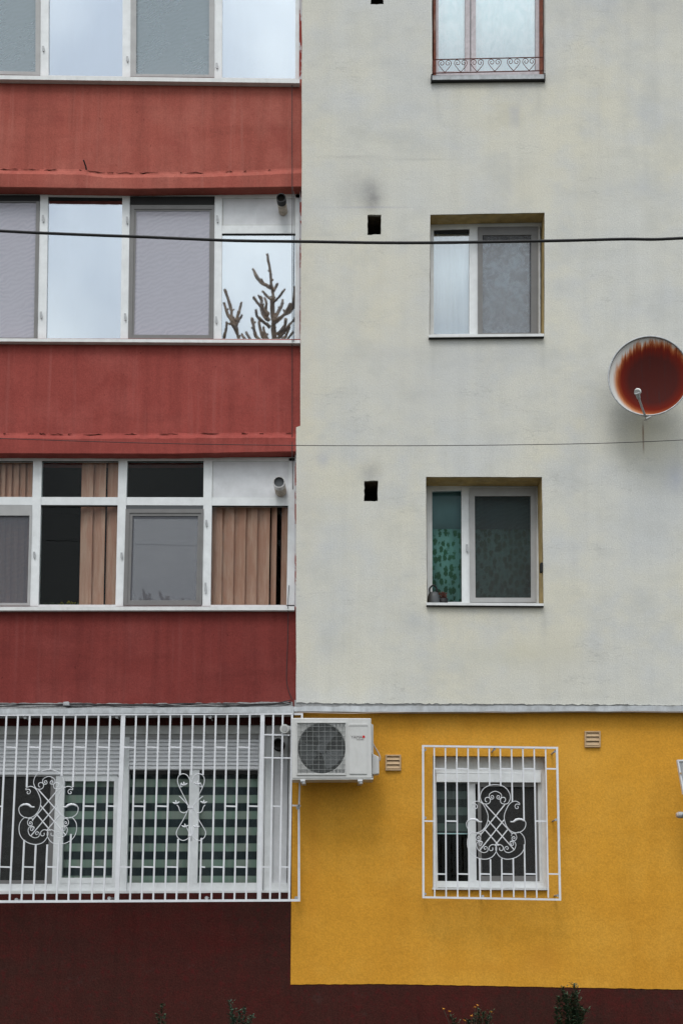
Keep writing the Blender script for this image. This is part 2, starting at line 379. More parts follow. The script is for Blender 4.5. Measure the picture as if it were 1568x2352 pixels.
for h in VH:
    cxm = (h[0][0]+h[1][0])/2
    b = MB(); q = [(x+(1.2 if x<cxm else -1.2), y) for x, y in h]
    f = [W(x,y,-.30) for x,y in [(h[0][0]-6,h[0][1]-6),(h[1][0]+6,h[1][1]-6),(h[2][0]+6,h[2][1]+14),(h[3][0]-6,h[3][1]+14)]]
    # sooty pipe liner set inside the wall
    fr = [W(x,y,0) for x,y in h]; inn = .004
    P0 = [Vector((p.x+(inn if i in (0,3) else -inn), .03, p.z+(-inn if i<2 else inn))) for i,p in enumerate(fr)]
    P1 = [Vector((p.x, .38, p.z)) for p in P0]
    for i in range(4): b.poly([P0[i],P0[(i+1)%4],P1[(i+1)%4],P1[i]])
    b.build('vent_hole', M['sootliner'], bd)
    b = MB(); b.poly(P1[::-1]); b.build('vent_hole', M['hole'], bd)
# slab edge under the cream wall with cement and whitewash
top = wavy([(676,1608),(900,1610),(1568,1613),(2050,1620)], 1.0, 9, seed=12)
b = MB()
low = [(x, 1627.5 - 3.5*max(0,min(1,(x-676)/900))+ (0 if x<1568 else (x-1568)*.012) ) for x,_ in top]
wall('cement_edge', M['concrete'], top + wavy([(2050,1632),(1568,1626),(1100,1625),(676,1626)], .8, 9, seed=4), [], -.012, .3, bd)
wall('drip_edge', M['flash'], wavy([(674,1623),(900,1621.5),(1568,1621.5),(2050,1628)], 1.2, 14, seed=22) + wavy([(2050,1644),(1568,1634),(1300,1633.4),(1000,1635),(674,1634.2)], .8, 40, seed=2), [], .035, .35, bd)
# yellow ground floor and maroon base
GW = [(993,1736),(1252.4,1737.3),(1259.6,2044.9),(993,2043.8)]
pl_top = [(667,2261.5),(870,2260),(1100,2264),(1568,2273),(2050,2284)]
wall('yellow_wall', M['yellow'], [(2050,1600),(2050,2284)] + wavy(pl_top[::-1], .7, 12, seed=31)[1:] + [(671,1860),(673,1600)], [GW], -.075, BACK-.075, bd)
GL = [(-330,1667),(670,1664),(667.4,2050),(-330,2055)]
wall('maroon_wall', M['maroon'], [(U0,1590),(672.6,1590),(670.7,1860)] + wavy(pl_top, .7, 12, seed=31)[0:] + [(2050,2560),(U0,2560)], [GL], -.080, BACK-.08, bd)
# ---- red balcony bands
def lin(P):
    def f(x):
        for i in range(len(P)-1):
            if x <= P[i+1][0] or i == len(P)-2:
                a, c = P[i], P[i+1]; return a[1]+(c[1]-a[1])*(x-a[0])/(c[0]-a[0])
    return f
def band(name, mat, top, ledge, bot, xr, label=None, crumbly=False):
    """parapet: flat wall with a thicker ledge along its bottom whose upper side slopes and crumbles"""
    b = MB(); xs = [U0 + i*12 for i in range(int((xr-U0)/12)+1)]
    if xs[-1] < xr: xs.append(xr)
    rd = random.Random(len(name)+int(bot(0)))
    prof = []
    for x in xs:
        w = rd.uniform(-1,1)
        row = [(x, top(x)-8, -.06), (x, (top(x)+ledge(x))/2, -.058)]
        if ledge(x) < bot(x)-3:
            row += [(x, ledge(x)-3+w*1.0, -.060), (x, ledge(x)+1+w*1.2, -.050-.006*rd.random()), (x, ledge(x)+9+w*.6, -.006), (x, bot(x)-2, -.003), (x, bot(x)+rd.uniform(-.4,.4), -.010)]
        else: row += [(x, bot(x), -.06)]
        pts = [W(*r) for r in row]; pts.append(Vector((pts[-1].x, .46, pts[-1].z))); pts.insert(0, Vector((pts[0].x, .46, pts[0].z)))
        prof.append([b.b.verts.new(p) for p in pts])
    for i in range(len(prof)-1):
        for k in range(len(prof[0])-1): b.b.faces.new((prof[i][k], prof[i+1][k], prof[i+1][k+1], prof[i][k+1]))
    b.b.faces.new(prof[-1]); b.b.faces.new(prof[0])
    o = b.build(name, mat, bd)
    if label: o['label'] = label
    if crumbly:
        x = -60
        while x < xr-30:
            ln = rd.choice([6,10,16,30,44]); b = MB()
            P = [W(x+i*ln/5, ledge(x+i*ln/5)+rd.uniform(-1.6,1.0)-1, -.047) for i in range(6)]
            b.tube(P, [.001]+[rd.uniform(.002,.0065) for _ in range(4)]+[.001], 5); q = b.build('crack', M['crack'], bd)
            x += ln + rd.choice([4,10,26,50])
    return o
sill1 = lin([(-420,166),(0,181),(200,184),(690,190)]); bot1 = lin([(-420,428),(0,430.7),(320,434.8),(690,430)]); led1 = lin([(-420,389),(0,390),(190,392),(240,399),(460,398),(690,389)])
sill2 = lin([(-420,783),(0,785),(690,787)]); bot2 = lin([(-420,1040),(0,1042.5),(400,1043.4),(682,1038)]); led2 = lin([(-420,995),(0,996.5),(190,999),(690,996)])
sill3 = lin([(-420,1402),(0,1402),(690,1401.5)]); bot3 = lin([(-420,1640),(0,1640),(690,1635)])
band('red_parapet', M['red1'], sill1, led1, bot1, 699, 'bright red parapet between the top two rows of balcony windows', True)
band('red_parapet', M['red2'], sill2, led2, bot2, 696, 'brick red parapet between the second and third rows of balcony windows', True)
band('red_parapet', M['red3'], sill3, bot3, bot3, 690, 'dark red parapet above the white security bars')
band('red_parapet', M['red1'], lambda x: -420, lambda x: led1(x)-602, lambda x: bot1(x)-602, 699)
# slab strip over the barred window
wall('slab_edge', M['flash'], wavy([(U0,1628),(0,1628),(340,1625),(560,1624),(673,1622)], .7, 20, seed=3)+wavy([(674,1637.5),(560,1639),(0,1641),(U0,1641)], .5, 40, seed=6), [], .20, .40, bd)
wall('slab_edge', M['concrete'], wavy([(U0,1615),(0,1614),(340,1616),(672,1612)], 1.2, 8, seed=13)+[(673,1630),(0,1631),(U0,1631)], [], -.045, .2, bd)
# jamb strips between glazing and cream wall (patchy paint)
t = MT('patchy_jamb_paint', .9, .1); n = t.noise(1, 4, t.coords(14,14,4,3), rough=.7)
patch = t.col(t.mix(t.mr(n,.49,.54), (.45,.44,.46), (.25,.05,.04)))
for y0, y1, x0 in ((-170,184,687),(432,783,688.5),(1038,1396,677)):
    MB().rect(x0, y0, x0+16, y1, -.085, -.3).build('jamb', patch, bd)

# ------------------------------------------------------------------ windows
def win(label=None):
    e = bpy.data.objects.new('window', None); e.empty_display_size = .1; C.objects.link(e); e.parent = bd; ORG[e.name] = Vector((0,0,0))
    if label: e['label'] = label
    return e
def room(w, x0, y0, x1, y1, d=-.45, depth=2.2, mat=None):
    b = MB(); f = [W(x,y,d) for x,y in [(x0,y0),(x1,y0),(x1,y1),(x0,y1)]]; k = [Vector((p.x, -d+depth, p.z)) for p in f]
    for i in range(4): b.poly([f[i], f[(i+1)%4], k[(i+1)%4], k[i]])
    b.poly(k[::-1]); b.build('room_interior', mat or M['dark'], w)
def ring(b, q, th, df, db):
    """rectangular frame: q outer corners, th = (left, top, right, bottom) widths"""
    l, t_, r, bt = th; (a, c, e, g) = q
    ia, ic, ie, ig = (a[0]+l,a[1]+t_),(c[0]-r,c[1]+t_),(e[0]-r,e[1]-bt),(g[0]+l,g[1]-bt)
    b.quad([a, c, (c[0],ic[1]), (a[0],ia[1])], df, db); b.quad([(g[0],ig[1]), (e[0],ie[1]), e, g], df, db)
    b.quad([ia, (ia[0]-l, ia[1]), (ig[0]-l, ig[1]), ig][0:0] or [(a[0],ia[1]), ia, ig, (g[0],ig[1])], df, db)
    b.quad([ic, (c[0],ic[1]), (e[0],ie[1]), ie], df, db)
    return [ia, ic, ie, ig]
def pane(w, q, d, mat=None, label=None):
    o = MB().quad(q, d, d-.006).build('pane', mat or M['glass'], w)
    if label: o['label'] = label
    return o
def latch(w, x, y, d, s=1):
    b = MB(); b.rect(x-2.2, y-5*s, x+2.2, y+5*s, d+.008, d); b.rect(x-1, y-2, x+2.5, y+7*s, d+.02, d+.008)
    b.build('latch', M['galv'], w)
def screen(w, q, th, d, net, fm, inner=0):
    b = MB(); i = ring(b, q, th, d, d-.03)
    b.build('screen_frame', fm, w)
    if inner:
        b = MB(); i = ring(b, i, (inner,)*4, d-.008, d-.03); b.build('screen_frame', fm, w)
    MB().quad(i, d-.014, d-.016).build('insect_net', net, w)
FD = -.15      # face of the balcony frames
def vm_(b, xt0, xt1, yt, xb0, xb1, yb, d=FD, k=.07): b.quad([(xt0,yt),(xt1,yt),(xb1,yb),(xb0,yb)], d+.003, d-k)
def sill_bar(w, P, th, d=.0, x1=None, mat=None):
    """projecting metal sill following the line P"""
    b = MB(); f = lin(P)
    for i in range(len(P)-1):
        (xa,ya),(xb,yb) = P[i],P[i+1]
        b.quad([(xa,ya),(xb,yb),(xb,yb+th),(xa,ya+th)], d, -.3)
    return b.build('sill', mat or M['sill'], w)
# ---- row 1, left: top balcony glazing
w = win('top row of balcony windows, cut by the picture edge')
b = MB(); yT = -150
for xa, xb, ya, yb in ((-210,-192,yT,175),(93,112,yT,178),(281.5,300,yT,180),(492,510,yT,181.5),(678,688,yT,183)): vm_(b, xa+1, xb+1, ya, xa, xb, yb)
b.quad([(U0,160),(0,171.5),(0,176),(U0,165)], FD, FD-.07); b.quad([(0,171.5),(688,180.5),(688,185),(0,176)], FD, FD-.07); b.quad([(U0,yT-8),(688,yT-8),(688,yT+8),(U0,yT+8)], FD, FD-.07)
b.build('frame', M['pvc'], w)
sill_bar(w, [(U0,160),(0,172.5),(688,181.5)], 9.3, .012)
pane(w, [(110,yT),(284,yT),(284,182),(110,180)], -.175, M['mirror'])
pane(w, [(508,yT),(680,yT),(680,184),(508,183)], -.175, M['mirror'])
pane(w, [(-195,yT),(95,yT),(95,176),(-195,172)], -.205, M['mirror']); pane(w, [(298,yT),(494,yT),(494,182),(298,180)], -.205, M['mirror'])
screen(w, [(-190,yT+4),(93,yT+4),(92.5,172.8),(-190,167)], (10,9,10.5,8), -.138, M['net_pale'], M['screenlight'])
screen(w, [(301,yT+4),(493,yT+4),(492,177.5),(300,175.5)], (13,9,12,6), -.138, M['net_pale'], M['screenlight'])
latch(w, 99.5, 110, FD); latch(w, 292.5, 134, FD); latch(w, 498, 149, FD)
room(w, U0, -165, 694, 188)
b = MB(); b.rect(U0,-175,698,-156,-.17,-.24); b.build('gap_backing', M['gap_dark'], w)  # dark backing strip painted as the shaded gap over the frame
# ---- row 2, left
w = win('second row of balcony windows with a reflected fir in the rightmost pane')
b = MB()
for a in ((-200,-182,446,-204,-186,778),(93,111,447,86,106.6,780),(281.5,299,450,277,294.5,781),(493,510.5,450,490.7,508.5,782)): vm_(b, *a)
b.quad([(679,446),(688,446),(688,782),(676.8,782)], FD, FD-.07)
b.quad([(U0,440),(0,441),(0,448),(U0,448)], FD, FD-.07); b.quad([(0,441),(320,445),(320,454),(0,450)], FD, FD-.07); b.quad([(320,445),(688,441.5),(688,454),(320,454)], FD, FD-.07)
b.quad([(510.5,518),(679,517.5),(678.6,536),(510.2,536)], FD, FD-.07)
b.quad([(U0,775),(0,776.5),(688,781),(688,784),(0,782)][0:0] or [(U0,776),(688,778.5),(688,784),(U0,783)], FD, FD-.07)
b.build('frame', M['pvc'], w)
sill_bar(w, [(U0,775.5),(0,777),(689,781)], 7, .012)
b = MB(); b.rect(511,454,679,518,-.162,-.23); b.build('infill_panel', M['panel'], w)
b = MB(); ring(b, [(511,454),(679,454),(679,518),(511,518)], (2.2,2.2,2.2,2.2), -.157, -.163); b.build('bead', M['oldpvc'], w)
MB().rect(111,452,281.5,459,-.162,-.18).build('gasket', M['seal_shade'], w); MB().rect(510.5,536,678.5,538.3,-.16,-.18).build('gasket', M['seal_shade'], w)
pane(w, [(108,452),(284,452),(282,782),(104,780)], -.175, M['mirror'])
pane(w, [(508,534),(680,534),(680,784),(506,783)], -.175, M['mirror'], 'pane reflecting the bare top of a fir')
pane(w, [(-190,446),(95,446),(90,780),(-195,780)], -.205, M['mirror']); pane(w, [(298,450),(496,450),(493,782),(293,782)], -.205, M['mirror'])
MB().quad([(-182,448),(92,448),(92,462),(-182,462)], -.136, -.19).build('track_housing', M['seal_shade'], w); MB().quad([(299.5,451),(493,451),(492,470),(299,470)], -.134, -.19).build('track_housing', M['seal_shade'], w)  # near-black colour carries the ledge's shade on the screen heads
screen(w, [(-182,458),(91.5,458),(86.5,778),(-186,777)], (10,6,8,2.5), -.138, M['net'], M['screenframe'])
screen(w, [(300,462),(492.5,462),(490,779),(294.5,778)], (9,18,6,5), -.138, M['net'], M['screenframe'], 4.5)
for x, y in ((99,500),(94.5,722),(292,504),(287.5,726),(499,501),(496.5,733)): latch(w, x, y, FD, 1.3)
room(w, U0, 436, 694, 786); b = MB(); b.rect(U0,420,698,445,-.17,-.24); b.build('gap_backing', M['gap_dark'], w)  # backing strip coloured as the shaded gap under the ledge
# ---- row 3, left
w = win('third row of balcony windows with small upper lights and tan blinds')
b = MB()
for a in ((-205,-185,1056,-208,-190,1392),(77,97,1056,68.7,88.5,1392),(273,293,1056,265.5,283,1392),(468,488,1056,465,483.5,1392)): vm_(b, *a)
b.quad([(663.5,1052),(678,1052),(676.5,1392),(658,1392)], FD, FD-.07)
b.quad([(U0,1053),(677,1050.5),(677,1058.5),(U0,1058.5)], FD, FD-.07); b.quad([(U0,1140.5),(663,1142.6),(663,1161.5),(U0,1158)], FD-.004, FD-.07)
b.quad([(U0,1388),(676,1389.5),(676,1396),(U0,1395)], FD, FD-.07)
b.build('frame', M['pvc'], w)
sill_bar(w, [(U0,1393),(0,1394),(676,1393.5)], 8, .012)
b = MB(); b.rect(487.5,1058,664,1143,-.162,-.23); b.build('infill_panel', M['panel'], w)
b = MB(); ring(b, [(488,1058.5),(664,1058.5),(663.5,1142.5),(488,1142.5)], (1.6,1.6,1.6,.5), -.158, -.163); b.build('bead', M['oldpvc'], w)
for g_ in ((U0,1058,470,1060.3),(94,1161,270,1163),(486,1161,662,1163)): MB().rect(*g_,-.16,-.18).build('gasket', M['seal_shade'], w)
for q in ([(-190,1056),(78,1056),(78,1142),(-190,1142)],[(95,1056),(275,1056),(275,1142),(93,1142)],[(291,1056),(470,1056),(470,1143),(290,1143)],
          [(92,1160),(272,1160),(267,1391),(86,1391)],[(485,1160),(663,1160),(660,1391),(481,1391)]): pane(w, q, -.178)
pane(w, [(-190,1160),(77,1160),(72,1391),(-195,1391)], -.205, M['glass']); pane(w, [(286,1160),(470,1160),(467,1391),(281,1391)], -.205, M['glass3'])
b = MB(); b.quad([(289,1162),(468,1162),(467,1176),(289,1176)], -.158, -.19); b.build('track_housing', M['acmid'], w)
screen(w, [(-185,1160),(74,1160),(68.7,1391),(-190,1391)], (8,24,5.5,6), -.138, M['net_grey'], M['screenlight'])
screen(w, [(289,1169),(468,1169),(463.6,1390.5),(283.4,1390.5)], (9,9,6,5), -.138, M['net_grey'], M['screenframe'], 7)
for x, y, s in ((79,1273,1.2),(279.5,1275,1.2),(474,1200,1.2),(472,1348,2)): latch(w, x, y, FD, s)
room(w, U0, 1046, 684, 1398); b = MB(); b.rect(U0,1030,690,1054,-.17,-.24); b.build('gap_backing', M['gap_dark'], w)  # dark backing, the gap's shade put into its colour
# ---- right windows
def right_window(k, label, d0, members, mat, sill, sillmat=None):
    w = win(label); b = MB()
    for q in members: b.quad(q, d0, d0-.06)
    b.build('frame', mat, w); return w
w = win('top window with a rusty heart railing, cut by the picture edge'); d0 = -.13
b = MB(); b.quad([(994,-112),(1000,-112),(1001,178),(995,178)], d0+.02, d0-.06); b.build('outer_frame', M['brownwood'], w); MB().quad([(1237.5,-112),(1246,-112),(1246.5,176),(1238,176)], d0+.02, d0-.06).build('outer_frame', M['brownwood'], w)
b = MB()
for iq, q in enumerate(([(1000,-110),(1006,-110),(1006.5,172),(1001,172)],[(1068,-110),(1079,-110),(1079,172),(1067,172)],[(1081,-110),(1092,-110),(1092.5,172),(1081,172)],[(1229,-110),(1237.5,-110),(1238,172),(1229,172)],[(1001,164),(1238,162),(1238,172),(1001,174)])): b.quad(q, d0-(0,0,0,.003,.003)[iq]*(1 if q[0][0]!=1229 else 0), d0-.05)
b.build('frame', M['pinkwood'], w)
pane(w, [(1005,-110),(1069,-110),(1069,170),(1005,170)], d0-.03, M['glass2']); pane(w, [(1091,-110),(1230,-110),(1230,170),(1091,170)], d0-.03, M['glass2'])
o = MB().quad([(991.5,173),(1249,170.5),(1249,180.5),(991.5,183)], .045, -.2).build('sill', M['flash'], w)
o = MB().quad([(989.5,170),(992,170),(992,186),(989.5,186)], .05, -.1).build('sill_end', M['seal_shade'], w); MB().quad([(1249,168),(1251.5,168),(1251.5,184),(1249,184)], .05, -.1).build('sill_end', M['seal_shade'], w)
o = MB().quad([(992,183.2),(1249,180.7),(1249,183.4),(992,186)], .04, -.1).build('sill_shade', M['seal_shade'], w)  # dark strip painted as the shadow under the sill
room(w, 985, -120, 1258, 190)
# row 2 right
w = win('middle window with pale curtain and grey screened sash'); d0 = -.206
b = MB()
for iq, q in enumerate(([(984,516),(995.6,516),(995.8,771),(984,771)],[(1077.4,516),(1096.5,516),(1096.5,771),(1077,771)],[(1234.5,514),(1239.5,514),(1240,771),(1235,771)],[(988,514),(1245,511),(1245,520),(988,529)],[(988,767.5),(1245,765),(1245,771),(988,773)])): b.quad(q, d0-(0,0,0,.003,.003)[iq]*(1 if q[0][0]!=1229 else 0), d0-.06)
b.build('frame', M['pvc'], w)
MB().quad([(995,528),(1078,528),(1078,534),(995,534)], d0-.01, d0-.03).build('gasket', M['seal_shade'], w)
pane(w, [(994,528),(1079,528),(1079,770),(994,770)], d0-.03, M['glass2']); pane(w, [(1095,516),(1236,516),(1236,770),(1095,770)], d0-.05, M['glass2'])
screen(w, [(1097,521),(1235,520),(1235,767),(1097,767.5)], (10.5,19,16,3), d0+.02, M['net_lace'], M['screenframe'])
o = MB().quad([(984,768.5),(1248.4,766.3),(1248.6,772.4),(984.2,774.6)], .045, -.3).build('sill', M['sill'], w)
o = MB().quad([(984,774.8),(1248.6,772.6),(1248.8,774.4),(984.2,776.6)], .038, -.02).build('sill_shade', M['seal_shade'], w)  # sill's underside shadow as a dark strip
room(w, 980, 486, 1256, 782)
# reveals are painted ochre
def reveal(w, q, d0):
    b = MB(); f = [W(x,y,0) for x,y in q]; e = .004; P0 = []; 
    for i, p in enumerate(f): P0.append(Vector((p.x+(e if i in (0,3) else -e), .004, p.z+(-e if i<2 else e))))
    P1 = [Vector((p.x,-d0,p.z)) for p in P0]
    for i in (0,1,3): b.poly([P0[i],P0[(i+1)%4],P1[(i+1)%4],P1[i]])
    return b.build('reveal', M['reveal'], w)
reveal(w, WR[2], d0)
w = win('lower window with green ivy print curtain behind'); d0 = -.30
b = MB()
for iq, q in enumerate(([(974,1118),(991.7,1118),(992.2,1386),(974,1386)],[(1059,1118),(1077,1118),(1079,1386),(1060,1386)],[(1229.6,1116),(1235,1116),(1236.5,1386),(1230.5,1386)],[(978,1115),(1240,1116),(1240,1121),(978,1128)],[(980,1382.5),(1240,1383),(1240,1388),(980,1388)])): b.quad(q, d0-(0,0,0,.003,.003)[iq]*(1 if q[0][0]!=1229 else 0), d0-.06)
b.build('frame', M['pvc'], w)
pane(w, [(990,1126),(1060,1126),(1061,1386),(991,1386)], d0-.03, M['glass']); pane(w, [(1076,1118),(1231,1118),(1232,1386),(1077,1386)], d0-.05, M['glass'])
screen(w, [(1077,1121),(1229.6,1121),(1230.6,1382.8),(1079,1382.8)], (12.5,18,12,10), d0+.02, M['net_dark'], M['screenlight'])
latch(w, 1071.5, 1257, d0, 1.4)
o = MB().quad([(979,1383.8),(1247.5,1386),(1247.8,1391.6),(979,1389.8)], .045, -.4).build('sill', M['sill'], w)
o = MB().quad([(979,1390),(1247.8,1391.8),(1248,1393.6),(979,1391.8)], .038, -.02).build('sill_shade', M['seal_shade'], w)  # dark strip in place of shadow below this sill
room(w, 972, 1090, 1254, 1396, -.44); reveal(w, WR[3], d0)
# ground floor right window
w = win('ground floor window with shutter box behind the smaller white grille'); d0 = -.17
def z6(x, y): return (918.7+x/3.9014, 1665+y/3.9014)
def q6(x0,y0,x1,y1,s=0): return [z6(x0,y0),z6(x1,y0),z6(x1+s,y1),z6(x0+s,y1)]
b = MB()
b.quad([z6(288,280),z6(1306,283),z6(1306,400),z6(288,395)], d0+.0, d0-.2)
b.build('box_panel', M['oldpvc'], w)
b = MB(); b.quad([z6(318,395),z6(1262,402),z6(1262,440),z6(318,430)], d0+.02, d0-.1); b.quad([z6(322,434),z6(1258,440),z6(1258,515),z6(324,510)], d0+.045, d0-.1); b.build('shutter_box', M['pvc'], w)
b = MB()
for q in ([z6(288,390),z6(320,390),z6(338,1460),z6(292,1460)],[z6(605,512),z6(655,515),z6(668,1405),z6(610,1400)],[z6(1258,400),z6(1310,400),z6(1330,1460),z6(1270,1460)],[z6(292,1398),z6(1325,1410),z6(1325,1462),z6(292,1455)]): b.quad(q, d0-(.003 if q[0][1]>1900 else 0), d0-.06)
b.build('frame', M['pvc'], w)
b = MB(); ring(b, [z6(655,515),z6(1258,518),z6(1268,1408),z6(668,1405)], (4,3,7,3), d0-.004, d0-.05); b.build('sash_frame', M['pvc'], w)
pane(w, [z6(316,505),z6(610,508),z6(616,1405),z6(326,1402)], d0-.03, M['glass']); pane(w, [z6(650,510),z6(1262,512),z6(1270,1412),z6(662,1410)], d0-.055, M['glass'])
screen(w, [z6(690,520),z6(1228,520),z6(1246,1400),z6(700,1400)], (8,9,8,12), d0-.002, M['net_dim'], M['screenframe'])
MB().quad([z6(288,1458),z6(1330,1460),z6(1331,1480),z6(288,1476)], -.04, -.4).build('sill', M['sill'], w)
room(w, 985, 1725, 1268, 2050, -.44)
# ground floor left window
w = win('wide ground floor balcony window with roller shutters behind the white bars'); d0 = -.16
def z4(x, y): return (x/2.1848, 1578.9+y/2.1848)
b = MB()
b.quad([z4(-700,192),z4(1335,180),z4(1335,232),z4(-700,238)], d0+.03, d0-.1)
b.quad([z4(1330,192),z4(1462,190),z4(1460,240),z4(1330,240)], d0+.03, d0-.1)
b.build('shutter_box', M['oldpvc'], w)
b = MB(); b.quad([z4(-700,236),z4(1300,232),z4(1300,258),z4(-700,258)], d0+.0, d0-.1); b.build('shutter_box', M['screenlight'], w)  # grey strip painted as the shadow line below the box head
slatm = MT('shutter_slat_enamel', .5, .3).col((.70,.71,.73))
def shutter(x0, x1, y0, y1, n):
    b = MB()
    for i in range(n):
        a = y0+(y1-y0)*i/n; c = y0+(y1-y0)*(i+1)/n
        b.quad([z4(x0,a+3),z4(x1,a+3),z4(x1,c-3),z4(x0,c-3)], d0+.012, d0-.02); b.quad([z4(x0,c-3),z4(x1,c-3),z4(x1,c+3),z4(x0,c+3)], d0-.008, d0-.02)
    return b.build('roller_shutter', slatm, w)
shutter(-700, 602, 258, 440, 9); shutter(650, 1300, 258, 412, 8)
b = MB()
def m4(x0,y0,x1,y1,s,df=None): b.quad([z4(x0,y0),z4(x1,y0),z4(x1-s,y1),z4(x0-s,y1)], d0 if df is None else df, d0-.07)
m4(604,250,652,1032,18,d0+.02); m4(280,445,327,1032,20); m4(952,412,1002,985,12); m4(574,450,606,1000,12); m4(1298,235,1330,1032,12,d0+.02)
b.quad([z4(-700,980),z4(1305,980),z4(1305,1032),z4(-700,1032)], d0-.002, d0-.07)
b.quad([z4(305,440),z4(592,440),z4(592,470),z4(305,470)], d0-.003, d0-.07); b.quad([z4(290,955),z4(585,955),z4(585,984),z4(290,984)], d0+.001, d0-.07)
b.quad([z4(640,405),z4(1300,405),z4(1300,414),z4(640,414)], d0-.003, d0-.07)
b.build('frame', M['pvc'], w)
MB().quad([z4(640,414),z4(1300,414),z4(1300,436),z4(640,436)], d0-.01, d0-.04).build('gasket', M['seal_shade'], w)
b = MB(); b.quad([z4(1330,240),z4(1372,240),z4(1365,1030),z4(1322,1030)], d0+.0, d0-.1); b.quad([z4(1448,240),z4(1462,240),z4(1456,1030),z4(1440,1030)], d0+.0, d0-.1)
b.quad([z4(1325,980),z4(1458,980),z4(1456,1030),z4(1322,1030)], d0-.002, d0-.1); b.quad([z4(1372,240),z4(1448,240),z4(1446,345),z4(1370,345)], d0-.015, d0-.1); b.build('side_frame', M['pvc'], w)
b = MB(); b.quad([z4(1370,345),z4(1448,345),z4(1440,980),z4(1362,980)], d0-.03, d0-.1); b.build('infill_panel', M['panel'], w)
b = MB(); b.quad([z4(1446,240),z4(1449,240),z4(1441,980),z4(1438,980)], d0+.006, d0-.01); b.build('gasket', M['seal_shade'], w)
pane(w, [z4(-700,430),z4(290,430),z4(270,1000),z4(-700,1000)], d0-.035); pane(w, [z4(320,460),z4(580,460),z4(570,965),z4(300,965)], d0-.03)
pane(w, [z4(645,410),z4(960,410),z4(950,985),z4(630,985)], d0-.03); pane(w, [z4(995,410),z4(1302,410),z4(1295,985),z4(985,985)], d0-.03)
screen(w, [z4(-600,440),z4(282,442),z4(262,985),z4(-600,985)], (10,3,11,8), d0+.0, M['net_dim'], M['screenframe'])
MB().quad([z4(-700,1022),z4(1458,1020),z4(1457,1034),z4(-700,1038)], d0+.05, d0-.15).build('sill', M['sill'], w)
room(w, U0+60, 1655, 672, 2060, -.44)

# ================================================================== curtains and blinds (things of their own)
def drape(name, q, d, mat, label, cat='curtain', group=None, folds=14, amp=.012):
    b = MB(); n = folds*6; vs = []
    for i in range(n+1):
        t_ = i/n; x = q[0][0]+(q[1][0]-q[0][0])*t_; xb = q[3][0]+(q[2][0]-q[3][0])*t_
        ya = q[0][1]+(q[1][1]-q[0][1])*t_; yb = q[3][1]+(q[2][1]-q[3][1])*t_
        dd = amp*math.sin(i*math.pi/3+math.sin(i*.37)*1.5)
        vs.append((b.b.verts.new(W(x,ya,d+dd*.6)), b.b.verts.new(W(xb,yb,d+dd))))
    for i in range(n): b.b.faces.new((vs[i][0],vs[i+1][0],vs[i+1][1],vs[i][1]))
    o = b.build(name, mat, smooth=True)
    sm = o.modifiers.new('thickness','SOLIDIFY'); sm.thickness = .002
    return tag(o, label, cat, group)
drape('curtain', [(-190,-160),(694,-160),(694,186),(-190,186)], -.37, M['white_curtain'], 'white curtain behind the top row of balcony windows')
drape('curtain', [(-190,440),(694,440),(694,785),(-190,785)], -.37, M['white_curtain'], 'white curtain behind the second row of balcony windows')
drape('curtain', [(996,-115),(1244,-115),(1244,178),(996,178)], -.20, M['teal_lace'], 'pale teal lace curtain behind the top right window', folds=9)
drape('curtain', [(988,505),(1080,505),(1080,776),(988,776)], -.275, M['white_curtain'], 'plain white curtain behind the narrow left pane of the middle window', folds=5)
drape('curtain', [(1082,505),(1248,505),(1248,776),(1082,776)], -.285, M['lace'], 'grey floral lace curtain behind the screened sash of the middle window', folds=6)
drape('curtain', [(980,1110),(1244,1110),(1244,1218),(980,1218)], -.42, M['teal'], 'plain dark teal upper curtain above the ivy print curtain', folds=4, amp=.006)
drape('curtain', [(980,1215),(1244,1216),(1246,1392),(981,1392)], -.405, M['ivy'], 'teal half curtain printed with green ivy leaves in the lower window', folds=9)
def vblind(xs, y0, y1, label, lean=13):
    c0 = W(xs[0][0], y1, -.3)
    e = thing('vertical_blind', c0, label, 'window blind', 'tan vertical blinds in the third row of balcony windows')
    for i, (a, c) in enumerate(xs):
        b = MB(); m = (a+c)/2; dd = -.285; tw = .022 if i%2 else .02
        f0 = [W(a,y0,dd-tw), W(m,y0,dd+.006), W(c,y0,dd+tw), W(c-lean,y1,dd+tw), W(m-lean,y1,dd+.006), W(a-lean,y1,dd-tw)]
        k = [p+Vector((0,.003,0)) for p in f0]
        V = [b.b.verts.new(p) for p in f0+k]
        for idx in ((0,1,4,5),(1,2,3,4),(6,11,10,7),(7,10,9,8),(0,6,7,1),(1,7,8,2),(5,4,10,11),(4,3,9,10),(0,5,11,6),(2,8,9,3)): b.b.faces.new([V[j] for j in idx])
        b.build('slat', M['slat'], e)
    MB().quad([(xs[0][0]-2,y0-4),(xs[-1][1]+2,y0-4),(xs[-1][1]+2,y0+1),(xs[0][0]-2,y0+1)], -.25, -.31).build('head_rail', M['oldpvc'], e)
zz = lambda a: a/2.1848
vblind([(-22,0),(-1,14),(13,28.5),(28,44.5),(44,60),(59.5,76),(75.5,90)], 1050, 1394, 'tan vertical blind behind the leftmost bay of the third row', 6)
vblind([(zz(413),zz(472)),(zz(471),zz(535)),(zz(544),zz(600))], 1050, 1394, 'tan vertical blind half drawn beside a dark opening', 7)
vblind([(zz(x0),zz(x1)) for x0, x1 in ((1062,1119),(1118,1178),(1177,1236),(1235,1294),(1293,1357),(1364,1392),(1416,1447))], 1120, 1394, 'tan vertical blind behind the rightmost bay below the white panel', 4)
def sheet(name, q, d, mat, label):
    return tag(MB().quad(q, d, d-.004).build(name, mat), label, 'window blind', 'striped roller blinds in the ground floor windows')
